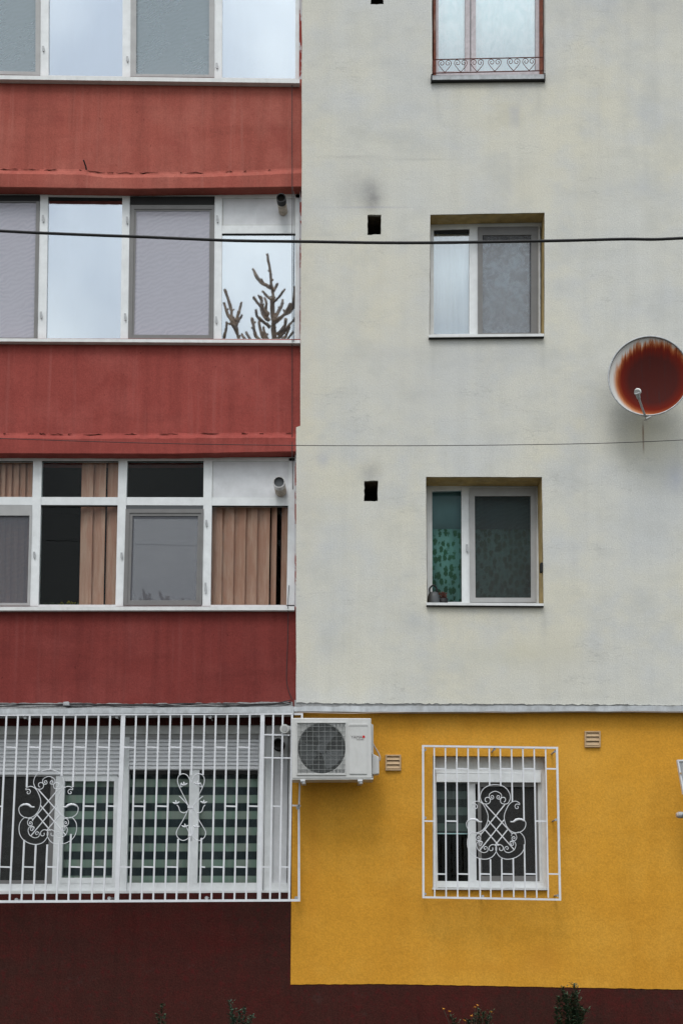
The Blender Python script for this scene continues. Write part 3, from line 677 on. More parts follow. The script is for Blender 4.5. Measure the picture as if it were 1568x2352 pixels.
sheet('roller_blind', [z4(-700,430),z4(285,430),z4(270,1000),z4(-700,1000)], -.27, M['zebra_dim'], 'dim striped roller blind behind the dark screened pane at the left edge')
sheet('roller_blind', [z4(315,455),z4(590,455),z4(575,975),z4(300,975)], -.26, M['zebra'], 'green and dark striped roller blind left of the tall white post')
sheet('roller_blind', [z4(640,405),z4(975,405),z4(965,995),z4(628,995)], -.26, M['zebra'], 'green and dark striped roller blind right of the tall white post')
sheet('roller_blind', [z4(977,405),z4(1306,405),z4(1300,995),z4(967,995)], -.26, M['zebra'], 'green and dark striped roller blind beside the air conditioner')
o = sheet('roller_blind', [z6(320,500),z6(612,500),z6(612,968),z6(328,965)], -.27, M['zebra_dim'], 'dim striped roller blind half lowered in the small ground floor window')
MB().quad([z6(322,968),z6(614,970),z6(614,980),z6(322,978)], -.262, -.272).build('bottom_rail', M['teal_lace'], o)
# pot and plant standing on the sill of the lower window
def lathe(b, c, prof, n=16, squash=1):
    rings = [[b.b.verts.new(Vector((c[0]+r*math.cos(2*math.pi*k/n), c[1]+r*squash*math.sin(2*math.pi*k/n), c[2]+z))) for k in range(n)] for r, z in prof]
    for i in range(len(rings)-1):
        for k in range(n): b.b.faces.new((rings[i][k], rings[i][(k+1)%n], rings[i+1][(k+1)%n], rings[i+1][k]))
    return b
c0 = W(995, 1384, -.2); c0.z = W(995,1383.8,.045).z; 
e = thing('kettle', (c0.x, c0.y, c0.z), 'dark kettle standing in the bottom left corner of the lower window', 'kettle')
cc = (ORG[e.name].x, ORG[e.name].y, ORG[e.name].z)
lathe(MB(), cc, [(.0,0),(.066,.002),(.072,.03),(.064,.12),(.045,.165),(.0,.172)]).build('body', M['acmid'], e, smooth=True)
MB().tube(spline([(cc[0]-.036,cc[1],cc[2]+.15),(cc[0]-.040,cc[1],cc[2]+.21),(cc[0],cc[1],cc[2]+.245),(cc[0]+.034,cc[1],cc[2]+.21),(cc[0]+.034,cc[1],cc[2]+.15)]), .009).build('handle', M['black'], e, smooth=True)
def leaf(b, p, d, ln, wd, droop=.3):
    d = d.normalized(); s = d.cross(Vector((0,0,1))); s = s.normalized() if s.length > .1 else Vector((1,0,0))
    up = s.cross(d).normalized(); m = p+d*ln*.5+up*ln*.06; e2 = p+d*ln-Vector((0,0,ln*droop))
    V = [b.b.verts.new(x) for x in (p, m+s*wd*.5, e2, m-s*wd*.5)]; b.b.faces.new((V[0],V[1],V[2])); b.b.faces.new((V[0],V[2],V[3]))
c1 = W(1017, 1384, -.22); c1.z = W(1017,1383.8,.045).z; b = MB(); rd = random.Random(4)
e = thing('potted_plant', (c1.x, c1.y, c1.z), 'small reddish potted plant beside the kettle in the lower window', 'plant'); oc = ORG[e.name]
lathe(MB(), oc, [(0,0),(.042,0),(.055,.10),(.05,.10),(.046,.09),(0,.09)]).build('pot', M['black'], e, smooth=True)
for i in range(70):
    a = rd.uniform(0,6.28); leaf(b, oc+Vector((rd.uniform(-.02,.02),rd.uniform(-.02,.02),.09+rd.random()*.06)), Vector((math.cos(a),math.sin(a)*.5,rd.uniform(.2,1.4))), rd.uniform(.04,.07), .016)
b.build('foliage', simple('reddish_leaves', (.14,.05,.035), .6, var=.6, sc_=50), e)
b = MB(); p = W(130, 1390, -.36); rd = random.Random(9)
e = thing('houseplant', (p.x, .42, p.z), 'low dark green and yellow houseplant behind the open half of the tan blind', 'plant'); oc = ORG[e.name]
for i in range(120):
    q = oc + Vector((rd.uniform(-.12,.25), rd.uniform(-.03,.04), rd.uniform(-.02,.02))); leaf(b, q, Vector((rd.uniform(-1,1),rd.uniform(-.5,.2),rd.uniform(.2,1))), rd.uniform(.03,.07), .02)
b.build('foliage', simple('olive_leaves', (.05,.07,.02), .5, var=.5, sc_=30), e)
b = MB()
for i in range(14):
    q = oc + Vector((rd.uniform(.02,.2), -.04, rd.uniform(.0,.035))); leaf(b, q, Vector((rd.uniform(-1,1),-.3,rd.uniform(.2,1))), .035, .025)
b.build('blossom', simple('yellow_petals', (.55,.45,.02), .6), e)
# rectangular bracket on the jamb of the lower window
o = MB().quad([(1240.3,1292),(1246.4,1291.5),(1246.4,1313),(1240.3,1313)], .012, -.06).build('shutter_stop', M['seal_shade'], bevel=.004); tag(o, 'small dark fitting on the right jamb of the lower window', 'fitting')
# ================================================================== heart railing
e = thing('window_railing', W(1120,170,.05), 'low rusty iron railing of scrolled hearts across the top right window', 'railing')
dr = .055
def TU(pts, r, d, n=6, k=5, **kw): return MB().tube(spline([W(x,y,d) for x,y in pts], k), r, n, **kw)
yt = lin([(995,137),(1246,131.5)]); yb = lin([(995,168),(1246,162.3)])
for f in (yt, yb): MB().tube([W(994,f(994),dr),W(1246.5,f(1246.5),dr)], .006).build('rail', M['rust'], e)
for x in (994.5, 1246): MB().tube([W(x,yt(x)-1,dr),W(x,yb(x)+1,dr)], .006).build('end_post', M['rust'], e)
for hx in (1021, 1057.5, 1095, 1135.5, 1178.5, 1214):
    b = MB()
    for s in (-1,1):
        P = [(0,29.5),(5,24.5),(11,17),(14.5,10.5),(13.5,5),(9.5,2.2),(5,3.2),(2.2,7),(3.2,11.5),(7,13.2),(10,11),(9.8,8),(7.5,7.2)]
        b.tube(spline([W(hx+s*x, yt(hx)+y, dr) for x,y in P], 4), .0036, 5)
    b.build('heart_scroll', M['rust'], e, smooth=True)
# ================================================================== security grilles
GD = .155
def bars_tube(b, x0,y0,x1,y1,d,r=.0072): b.tube([W(x0,y0,d),W(x1,y1,d)], r, 6)
def flatbar(name, q, e, d=GD, th=.02): return MB().quad(q, d+th/2, d-th/2).build(name, M['whitepaint'], e)
ORN = [  # strokes in 1/3.9 px units: (points, radius)
 ([(775,690),(762,683),(760,662),(775,650),(797,655),(806,678),(795,702),(765,710),(735,698),(715,645),(735,585),(785,548),(850,536),(915,548),(962,585),(985,645),(968,698),(938,710),(905,702),(896,678),(905,655),(928,650),(942,664),(938,684),(926,692)], .0042),
 ([(826,655),(812,650),(812,637),(828,634),(836,650),(828,664),(808,664),(795,645),(803,615),(850,595),(897,615),(906,645),(892,664),(872,664),(863,650),(872,634),(886,638),(888,650),(876,656)], .0038),
]
SL = [([(668,728),(660,738),(666,750),(682,748),(690,730),(680,713),(662,710),(650,716),(652,698),(690,684),(735,705),(768,760),(786,820),(775,885),(745,935),(705,962),(655,965),(608,935),(592,888),(606,855),(638,838)], .0042),
      ([(706,1012),(696,1020),(690,1012),(700,1000),(716,1010),(714,1030),(690,1036),(674,1012),(684,980),(712,972),(722,996)], .0038),
      ([(690,975),(650,962),(612,1000),(600,1050),(608,1110),(640,1160),(700,1195),(765,1204),(820,1185),(855,1140),(862,1100),(850,1078),(820,1074),(797,1092),(797,1118),(812,1128),(828,1118),(826,1100)], .0042),
      ([(716,1062),(726,1072),(718,1082),(704,1074),(706,1052),(728,1048),(734,1064),(716,1080)], .0038),
      ([(730,1066),(736,1052),(716,1040),(690,1052),(682,1082),(700,1122),(745,1145),(780,1132),(782,1104),(764,1090),(748,1102),(758,1116),(768,1108)], .0038)]
for P, r in SL:
    ORN.append((P, r)); ORN.append(([(1716-x, y) for x, y in P], r))
LAT = [(762,715,1002,975),(935,715,716,988),(782,852,1022,1122),(928,852,708,1128),(752,932,882,1082),(960,940,846,1082)]
def ornament(e, dx0, dx1, dy, d):
    def mp(x, y):
        t_ = (y-536)/668.0
        return (918.7+x/3.9014+dx0+(dx1-dx0)*t_ + 1.5*(t_-.5)*0, 1665+y/3.9014+dy)
    b = MB()
    for P, r in ORN: b.tube(spline([W(*mp(x,y), d) for x, y in P], 4), r, 6)
    b.build('scroll', M['whitepaint'], e, smooth=True)
    b = MB()
    for x0,y0,x1,y1 in LAT: b.tube([W(*mp(x0,y0),d), W(*mp(x1,y1),d-.004)], .0062, 6)
    b.build('lattice', M['whitepaint'], e)
    for s in (0,1):
        P = [(606,856),(630,840),(655,836),(680,842),(700,858),(718,862),(730,858)]; rr = [.004,.008,.012,.013,.010,.006,.008]
        if s: P = [(1716-x,y) for x,y in P]
        MB().tube([W(*mp(x,y+8), d+.008) for x,y in P], rr, 8, flat=.5).build('leaf', M['whitepaint'], e, smooth=True)
# --- small grille on the yellow wall
e = thing('window_grille', W(1128,2066,GD), 'small white security grille with scroll ornament on the yellow wall', 'window grille')
G = [z6(195,180),z6(1412,197),z6(1440,1575),z6(198,1553)]
b = MB(); ring(b, G, (4.8,4.4,4.8,4.6), GD+.012, GD-.012); b.build('frame', M['whitepaint'], e)
tops = [304,404,505,606,698,796,895,996,1097,1198,1300]; bots = [308,411,514,617,716,811,912,1016,1119,1222,1325]
def tl(x0,x1,y): return x0+(x1-x0)*(y-205)/(1540-205.)
segs = {4:[(200,688),(1196,1545)],5:[(200,545),(1204,1545)],6:[(200,547),(1198,1545)],7:[(200,690),(1198,1545)],8:[(200,862),(1070,1548)]}
for i,(a,c) in enumerate(zip(tops,bots)):
    for (ya,yb_) in segs.get(i, [(200,1548)]):
        b = MB(); p = z6(tl(a,c,ya),ya); q = z6(tl(a,c,yb_),yb_); b.quad([(p[0]-1.6,p[1]),(p[0]+1.6,p[1]),(q[0]+1.6,q[1]),(q[0]-1.6,q[1])], GD+.006, GD-.008); b.build('bar', M['whitepaint'], e)
def tie(x0,x1,y,e,zf=z6,dd=GD):
    p = zf(x0,y); q = zf(x1,y+2); MB().quad([(p[0],p[1]-1.7),(q[0],q[1]-1.7),(q[0],q[1]+1.7),(p[0],p[1]+1.7)], dd+.005, dd-.007).build('crossbar', M['whitepaint'], e)
for a, c in ((304,404),(505,606),(698,796),(895,996),(1097,1198),(1300,1400)): tie(a+3, c+3, 392, e)
for a, c in ((212,306),(406,508),(1205,1308)): tie(a, c, 861, e)
for a, c in ((308,411),(514,617),(716,811),(912,1016),(1119,1222),(1325,1420)): tie(a, c, 1335, e)
ornament(e, 0, 0, 0, GD)
for x, y in ((222,222),(842,218),(1384,238),(222,832),(1392,850),(222,1515),(738,1536),(1410,1530)):
    p = z6(x,y); b = MB(); c0 = W(*p, GD-.01); b.tube([c0, Vector((c0.x,.09,c0.z))], .009, 8); b.tube([c0+Vector((0,-.006,0)), c0+Vector((0,.002,0))], .014, 8); b.build('wall_bolt', M['galv'], e, smooth=False)
# --- wide grille over the left window
GL_D = .19
e = thing('window_grille', W(330,2072,GL_D), 'wide white security grille with two ornaments over the ground floor balcony window', 'window grille')
def xat(xt, y):     # bar position: leans with height; xt = position at the top
    lean = 41 - (xt-91)*.0197
    return xt - lean*(y-160)/880.0
def b4(xt, ya, yb_, w_, name='bar', d=GL_D):
    p = z4(xat(xt,ya),ya); q = z4(xat(xt,yb_),yb_); h = w_/2
    MB().quad([(p[0]-h,p[1]),(p[0]+h,p[1]),(q[0]+h,q[1]),(q[0]-h,q[1])], d+.008, d-.008).build(name, M['whitepaint'], e)
B = [-255,-197,-140,-82,-25,33,91,150,208,265,322,380,437,495,553,683,740,797,855,911,968,1026,1083,1140,1196,1253,1371,1418]
sg = {150:[(132,500),(765,1075)],208:[(132,420),(790,1075)],265:[(132,412),(788,1075)],322:[(132,445),(765,1075)],380:[(132,500),(735,1075)],
      911:[(132,440),(760,1072)],968:[(132,440),(745,1072)],1026:[(132,440),(755,1072)]}
for x in B:
    for a, c in sg.get(x, [(132, 1075 if x < 1300 else 1068)]): b4(x, a, c, 3.9)
b4(618,130,1075,10,'post'); b4(1317,130,1072,9.5,'post'); b4(-310,130,1080,10,'post'); b4(1465,130,1068,4.5,'post')
flatbar('rail', [z4(-320,135),z4(1470,128),z4(1470,136),z4(-320,144)], e, GL_D); flatbar('rail', [z4(-330,1070),z4(1506,1062),z4(1506,1074),z4(-330,1083)], e, GL_D)
def t4(xa, xb, y): tie(xat(xa,y), xat(xb,y), y, e, z4, GL_D)
for a, c in ((-82,-25),(33,91),(150,208),(265,322),(380,437),(495,553),(618,683),(740,797),(855,911),(968,1026),(1083,1140),(1196,1253)): t4(a,c,299)
for a, c in ((-82,-25),(-25,33),(437,495),(553,618),(683,740),(797,855),(1140,1196),(1253,1317),(1371,1418)): t4(a,c,595)
for a, c in ((-25,33),(33,91),(150,208),(265,322),(380,437),(495,553),(618,683),(740,797),(855,911),(1026,1048),(1083,1140),(1196,1253),(1317,1371),(1418,1465)): t4(a,c,900)
t4(1317,1455,237); t4(1317,1465,352)
ornament(e, -1023.0, -1029.5, -34, GL_D)
# second ornament: paired loops with leaves
b = MB()
O2 = [[(950,602),(925,550),(905,510),(892,475),(896,447),(915,434),(938,440),(952,462),(956,480)],
      [(950,602),(925,655),(905,690),(886,725),(892,752),(915,768),(938,762),(950,745),(954,700)],
      [(950,600),(930,575),(905,550),(898,546)],[(950,612),(925,630),(905,622),(897,600),(888,590)],[(956,600),(956,770)],[(930,690),(945,720),(950,740)],[(925,490),(905,500),(912,478)]]
for P in O2:
    for s in (1,-1):
        Q = [((958+ (x-958)*s), y) for x,y in P]
        b.tube(spline([W(*z4(xx+ (2 if s<0 else 0), y), GL_D) for xx,y in Q], 4), .0046, 6)
b.build('scroll', M['whitepaint'], e, smooth=True)
for x, y, sx in ((925,492,1),(990,488,-1),(885,585,1),(1022,582,-1),(930,702,1),(985,704,-1)):
    b = MB()
    for a in (-.9,.1,1.1):
        p = W(*z4(x,y), GL_D+.006); dd = Vector((math.sin(a)*-sx, 0, math.cos(a)*.9))
        b.tube([p, p+dd*.012, p+dd*.030, p+dd*.044], [.003,.008,.007,.002], 6, flat=.5)
    b.build('leaf', M['whitepaint'], e, smooth=True)
b = MB(); b.quad([z4(942,594),z4(972,594),z4(972,606),z4(942,606)], GL_D+.012, GL_D-.01); b.quad([z4(944,738),z4(962,738),z4(962,746),z4(944,746)], GL_D+.012, GL_D-.01); b.build('collar', M['whitepaint'], e)
# side return to the wall and feet
b = MB()
for q in ([z4(1494,592),z4(1504,592),z4(1506,1072),z4(1494,1072)],[z4(1508,470),z4(1500,470),z4(1496,592),z4(1504,592)],[z4(1466,588),z4(1508,590),z4(1508,598),z4(1466,596)],[z4(1472,128),z4(1520,128),z4(1520,138),z4(1472,138)],[z4(1510,138),z4(1520,138),z4(1520,156),z4(1510,156)]): b.quad(q, .03, .012)
b.build('side_frame', M['whitepaint'], e)
for x, y in ((84,1065),(549,1058),(1037,1056),(1486,1056),(1494,605),(127,150),(587,148),(1055,148)):
    b = MB(); c0 = W(*z4(x,y), GL_D-.012 if x < 1400 else .03); b.tube([c0+Vector((0,-.006,0)), c0+Vector((0,.004,0))], .018, 10); b.tube([c0, Vector((c0.x,.09,c0.z))], .008, 6); b.build('wall_bolt', M['galv'], e)

# ================================================================== air conditioner
def z5(x, y): return (631.6+x/4.5516, 1596.1+y/4.5516)
AD = .37
e = thing('air_conditioner', W(762,1790,.2), 'white outdoor air conditioner unit with round fan guard on the yellow wall', 'air conditioner')
gq = [z5(232,292),z5(738,292),z5(735,832),z5(236,832)]
# body: front sheet with a round fan opening
b = MB(); fq = [z5(172,240),z5(1003,243),z5(1012,872),z5(176,876)]
cxf, cyf, rxf, ryf = 487, 558, 247, 262
circ = [z5(cxf+rxf*math.cos(2*math.pi*i/40), cyf+ryf*math.sin(2*math.pi*i/40)) for i in range(40)]
pl = [[W(x,y,AD) for x,y in fq], [W(x,y,AD) for x,y in circ]]
tri = tessellate_polygon([[Vector((p.x,p.z,0)) for p in l] for l in pl]); vs = [b.b.verts.new(p) for l in pl for p in l]
for tr in tri: b.b.faces.new([vs[i] for i in tr])
bk = [b.b.verts.new(Vector((p.x,-.06,p.z))) for p in pl[0]]
for i in range(4): b.b.faces.new((vs[i],vs[(i+1)%4],bk[(i+1)%4],bk[i]))
b.b.faces.new(bk)
ik = [b.b.verts.new(Vector((p.x,-(AD-.03),p.z))) for p in pl[1]]
for i in range(40): b.b.faces.new((vs[4+i],vs[4+(i+1)%40],ik[(i+1)%40],ik[i]))
body = b.build('body', M['ac'], e, bevel=.012)
b = MB(); ccir = W(*z5(cxf,cyf), AD-.16); 
for i in range(40):
    a0 = pl[1][i]; a1 = pl[1][(i+1)%40]
    b.poly([a0+Vector((0,.028,0)), a1+Vector((0,.028,0)), Vector((a1.x,-(AD-.16),a1.z)), Vector((a0.x,-(AD-.16),a0.z))]); b.poly([Vector((a0.x,-(AD-.16),a0.z)),Vector((a1.x,-(AD-.16),a1.z)),ccir])
b.build('fan_cavity', M['acdark'], e)
b = MB(); cf = W(*z5(cxf,cyf), AD-.07)
b.tube([cf+Vector((0,-.02,0)), cf+Vector((0,.04,0))], .05, 20)
for k in range(3):
    a0 = 2*math.pi*k/3+.5; ring_ = []
    for j in range(7):
        a = a0+j*.22; r0, r1 = .045, .222
        p0 = cf+Vector((math.cos(a)*r0, -.012+.006*j, math.sin(a)*r0)); p1 = cf+Vector((math.cos(a+.25)*r1, -.03+.011*j, math.sin(a+.25)*r1))
        ring_.append((b.b.verts.new(p0), b.b.verts.new(p1)))
    for j in range(6): b.b.faces.new((ring_[j][0],ring_[j][1],ring_[j+1][1],ring_[j+1][0]))
b.build('fan', M['acmid'], e)
b = MB(); ring(b, [z5(222,284),z5(746,284),z5(742,838),z5(226,838)], (2.0,2.0,2.2,3.2), AD+.012, AD-.004); b.build('guard_frame', M['ac'], e, bevel=.004)
b = MB()
for i in range(49):
    x = 240+ i*10.3; big = (i%6==3)
    p = z5(x,296); q = z5(x,828); b.tube([W(*p,AD+.008),W(*q,AD+.008)], .0028 if big else .0012, 4)
for i in range(11):
    y = 334+i*49.5; b.tube([W(*z5(236,y),AD+.010),W(*z5(736,y),AD+.010)], .0020, 4)
b.build('fan_guard', M['wire'], e)
# slits left and right of the fan shown as raised corner plates
b = MB()
for i in range(34):
    x = 250+i*14.2
    for (ya,yb_) in ((300,335),(780,812)):
        b.quad([z5(x,ya),z5(x+5,ya),z5(x+5,yb_),z5(x,yb_)], AD+.0015, AD-.001)
b.build('vent_slits', M['acmid'], e)
b = MB()  # service panel
b.quad([z5(778,300),z5(958,300),z5(966,322),z5(770,322)], AD+.010, AD-.002); b.quad([z5(772,322),z5(964,322),z5(962,826),z5(774,826)], AD+.005, AD-.002); b.quad([z5(780,826),z5(962,826),z5(958,836),z5(786,836)], AD-.0, AD-.003)
b.build('service_panel', M['ac'], e, bevel=.003)
MB().quad([z5(782,827),z5(960,827),z5(956,835),z5(788,835)], AD+.003, AD-.001).build('panel_lip', M['wire'], e)
b = MB(); b.quad([z5(172,872),z5(1026,868),z5(1026,885),z5(176,888)], AD-.005, .06); b.build('base', M['ac'], e, bevel=.004)
b = MB(); b.quad([z5(1003,300),z5(1026,315),z5(1028,862),z5(1003,872)], .20, .07); b.build('side_panel', M['ac'], e)
b = MB(); b.quad([z5(1018,612),z5(1070,640),z5(1087,672),z5(1088,826),z5(1022,832)][:0] or [z5(1012,610),z5(1086,648),z5(1088,826),z5(1012,834)], .24, .10); b.build('valve_cover', M['ac'], e, bevel=.01)
TU([z5(1016,495),z5(1040,545),z5(1075,600),z5(1096,650),z5(1092,690)], .008, .16).build('pipe', M['copper'], e, smooth=True)
for x in (290, 888):
    b = MB(); b.quad([z5(x-26,886),z5(x+24,886),z5(x+26,905),z5(x-24,905)], AD+.005, -.07); b.quad([z5(x-20,905),z5(x+26,905),z5(x+28,930),z5(x-8,930)], AD-.02, AD-.07)
    b.build('bracket', M['whitepaint'], e, bevel=.003)
    c0 = W(*z5(x+8,918), AD); MB().tube([c0+Vector((0,-.004,0)), c0+Vector((0,.02,0))], .011, 8).build('bolt', M['galv'], e)
def text(s, size, mat, pos, name='logo'):
    cu = bpy.data.curves.new(name,'FONT'); cu.body = s; cu.size = size; cu.extrude = .0006
    tmp = bpy.data.objects.new(name+'_tmp', cu); C.objects.link(tmp); bpy.context.view_layer.update()
    me = bpy.data.meshes.new_from_object(tmp); bpy.data.objects.remove(tmp)
    me.transform(Matrix.Translation(pos - ORG[e.name]) @ Matrix.Rotation(R(90),4,'X')); me.materials.clear(); me.materials.append(mat)
    o = bpy.data.objects.new(name, me); C.objects.link(o); o.parent = e; ORG[o.name] = ORG[e.name]; return o
o = text('YAMAT', .043, M['ink'], W(*z5(792,455), AD+.007)); o.scale = (1,1,1)
o = text('(inverter)', .019, M['ink'], W(*z5(852,472), AD+.007))
c0 = W(*z5(925,437), AD+.008); MB().tube([c0, c0+Vector((0,.003,0))], .0135, 18).build('logo_dot', M['redink'], e)

# ================================================================== flues, vents, dish
def flue(u0, v0, du, r, ln, label, mat, tip, d0=-.20, drop=0, inner='hole'):
    p = W(u0,v0,d0); e = thing('flue_pipe', p, label, 'flue pipe', 'balcony flue pipes'); q = Vector((p.x+du, -(d0+ln)+0, p.z-drop))
    d = (q-p).normalized()
    b = MB(); b.tube([p, p+d*ln*.72], r, 20); b.build('tube', mat, e, smooth=False)
    b = MB(); n = 20; a = p+d*ln*.72; x = d.cross(Vector((0,0,1))).normalized(); y = x.cross(d)
    for rr, inn in ((r*1.04,0),(r*.86,1)):
        R0 = [b.b.verts.new(a+(x*math.cos(2*math.pi*k/n)+y*math.sin(2*math.pi*k/n))*rr) for k in range(n)]; R1 = [b.b.verts.new(q+(x*math.cos(2*math.pi*k/n)+y*math.sin(2*math.pi*k/n))*rr) for k in range(n)]
        for k in range(n): b.b.faces.new((R0[k],R0[(k+1)%n],R1[(k+1)%n],R1[k]))
        if not inn: O = R1
        else:
            for k in range(n): b.b.faces.new((O[k],O[(k+1)%n],R1[(k+1)%n],R1[k]))
    b.build('cowl', tip, e)
    b = MB(); b.tube([q-d*.03, q-d*.028], r*.85, 20); b.build('mouth', M[inner], e)
    b = MB(); b.tube([p+d*.003, p+d*.014], r*1.22, 20); b.build('collar', mat, e)
    return e
flue(651, 490, -.012, .050, .33, 'flue pipe with black tip above the pane with the reflected fir', M['flue'], M['black'])
flue(645.5, 1131, -.006, .062, .36, 'short steel flue pipe on the white panel of the third row', M['flue'], M['chrome'], inner='acmid')
flue(641, 1713, 0, .052, .22, 'black mouthed flue pipe behind the white bars left of the air conditioner', M['seal_shade'], M['black'], d0=-.15)
# white elbow beside the air conditioner
p = W(657,1677,.10); e = thing('elbow_pipe', p, 'white plastic elbow pipe squeezed between white bars and air conditioner', 'pipe')
MB().tube(spline([p+Vector((.10,.02,0)), p+Vector((.03,.0,0)), p+Vector((-.01,-.05,0)), p+Vector((-.012,-.10,0))]), .046, 16).build('tube', M['pvc'], e, smooth=True)
MB().tube([p+Vector((-.012,-.095,0)), p+Vector((-.012,-.115,0))], .047, 18).build('rim', M['oldpvc'], e)
MB().tube([p+Vector((-.012,-.112,0)), p+Vector((-.012,-.119,0))], .032, 18).build('mouth', M['screenlight'], e)
def vent(x0,y0,x1,y1,label,broken):
    p = W((x0+x1)/2, y1, -.06); e = thing('vent_cover', p, label, 'vent cover', 'square beige vent covers on the yellow wall')
    b = MB(); i = ring(b, [(x0,y0),(x1,y0),(x1,y1),(x0,y1)], (3.2,3.4,3.6,3.4), -.05, -.09); b.build('frame', M['beige'], e, bevel=.002)
    MB().quad(i, -.072, -.08).build('back_plate', M['beige'], e)
    for k in range(3):
        ya = i[0][1]+ (i[2][1]-i[0][1])*k/3; yb_ = i[0][1]+(i[2][1]-i[0][1])*(k+1)/3
        a = W(i[0][0],ya+.3,-.070); c = W(i[1][0],ya+.3,-.070); f = W(i[1][0],yb_-1.3,-.052); g = W(i[0][0],yb_-1.3,-.052)
        b = MB(); V = [b.b.verts.new(q) for q in (a,c,f,g)]+[b.b.verts.new(q+Vector((0,.004,-.003))) for q in (a,c,f,g)]
        for idx in ((0,1,2,3),(7,6,5,4),(0,4,5,1),(1,5,6,2),(2,6,7,3),(3,7,4,0)): b.b.faces.new([V[j] for j in idx])
        b.build('louvre', M['beige'], e)
vent(884.7,1733.4,920.5,1769.7,'beige square vent cover just right of the air conditioner', 0)
vent(1342,1679,1378.4,1716.2,'beige square vent cover high on the yellow wall right of the small grille', 1)
# satellite dish
pc = W(1489, 864, .34); e = thing('satellite_dish', pc, 'rusted satellite dish with a white rim on the cream wall', 'satellite dish')
nrm = Vector((-.14,-1,.06)).normalized()
xa = Vector((0,0,1)).cross(nrm).normalized(); ya = nrm.cross(xa).normalized()
Rd = .415; RH = .437
rt = MT('rusted_dish_paint', .95, .05); S = rt.n('ShaderNodeSeparateXYZ'); tco = rt.n('ShaderNodeTexCoord'); rt.l(tco.outputs['Object'], S.inputs[0])
X, Z = S.outputs[0], S.outputs[2]
sx = rt.math('DIVIDE', rt.math('SUBTRACT', X, .05), .385); sz = rt.math('DIVIDE', rt.math('ADD', Z, .02), .415)
rad = rt.math('SQRT', rt.math('ADD', rt.math('POWER', sx, 2), rt.math('POWER', rt.math('ABSOLUTE', sz), 2)))
stn = rt.n('ShaderNodeTexNoise'); stn.inputs['Detail'].default_value = 4; stn.inputs['Roughness'].default_value = .7; mp_ = rt.n('ShaderNodeMapping'); mp_.inputs['Scale'].default_value = (48,1,1.3); rt.l(tco.outputs['Object'], mp_.inputs[0]); rt.l(mp_.outputs[0], stn.inputs['Vector']); stn.inputs['Scale'].default_value = 1
upw = rt.mr(sz, -.1, .9, .04, .62)
def dn(sx_, sz_, o_):
    q = rt.n('ShaderNodeTexNoise'); q.inputs['Detail'].default_value = 5; q.inputs['Roughness'].default_value = .75; q.inputs['Scale'].default_value = 1
    m_ = rt.n('ShaderNodeMapping'); m_.inputs['Scale'].default_value = (sx_,1,sz_); m_.inputs['Location'].default_value = (o_,0,0); rt.l(tco.outputs['Object'], m_.inputs[0]); rt.l(m_.outputs[0], q.inputs['Vector']); return q.outputs[0]
wob = rt.math('ADD', rt.math('MULTIPLY', rt.math('SUBTRACT', dn(120,2.2,3), .5), .8), rt.math('ADD', rt.math('MULTIPLY', rt.math('SUBTRACT', stn.outputs[0], .42), .55), rt.math('MULTIPLY', rt.math('SUBTRACT', dn(13,3,7), .5), .7)))
rad = rt.math('ADD', rad, rt.math('MULTIPLY', wob, upw))
cc_ = rt.ramp(rt.math('MULTIPLY', rad, .8), [(.50,(.055,.013,.011)),(.68,(.11,.012,.007)),(.75,(.20,.045,.016)),(.80,(.38,.16,.075)),(.87,(.48,.47,.45))])
blk = rt.math('MULTIPLY', rt.mr(stn.outputs[0], .55, .66, 0, 1), .6); cc_ = rt.mix(rt.math('MULTIPLY', blk, rt.mr(rad,.4,.85,1,0)), cc_, (.035,.022,.022))
M['dish'] = rt.col(cc_)
def dish_surface(off, dep, rr, flip):
    b = MB(); n = 56; m = 14; og = pc; rows = []
    for i in range(m+1):
        r = rr*i/m; row = []
        for k in range(n):
            a = 2*math.pi*k/n; h = dep*((r/rr)**2-1)+off
            row.append(b.b.verts.new(og + xa*r*math.cos(a) + ya*r*RH/Rd*math.sin(a) + nrm*h) if i else None)
        if i == 0: cv = b.b.verts.new(og+nrm*(off-dep)); rows.append([cv]*n)
        else: rows.append(row)
    for k in range(n): b.b.faces.new((rows[0][0], rows[1][k], rows[1][(k+1)%n]))
    for i in range(1, m):
        for k in range(n): b.b.faces.new((rows[i][k], rows[i+1][k], rows[i+1][(k+1)%n], rows[i][(k+1)%n]))
    return b
dish_surface(0, .085, Rd, 0).build('reflector', M['dish'], e, smooth=True)
dish_surface(-.016, .085, Rd, 1).build('back', M['whitepaint'], e, smooth=True)
b = MB(); n = 72
pts = [pc + xa*Rd*math.cos(2*math.pi*k/n) + ya*RH*math.sin(2*math.pi*k/n) for k in range(n+1)]
prof = [(-.002,.018),(.010,.018),(.012,.010),(.0,-.004),(-.006,.0)]
rows = []
for k in range(n):
    p = pts[k]; ou = (p-pc).normalized(); rows.append([b.b.verts.new(p+ou*x+nrm*y) for x,y in prof])
for k in range(n):
    for j in range(len(prof)): b.b.faces.new((rows[k][j],rows[(k+1)%n][j],rows[(k+1)%n][(j+1)%len(prof)],rows[k][(j+1)%len(prof)]))
b.build('rim', M['galv'], e, smooth=True)
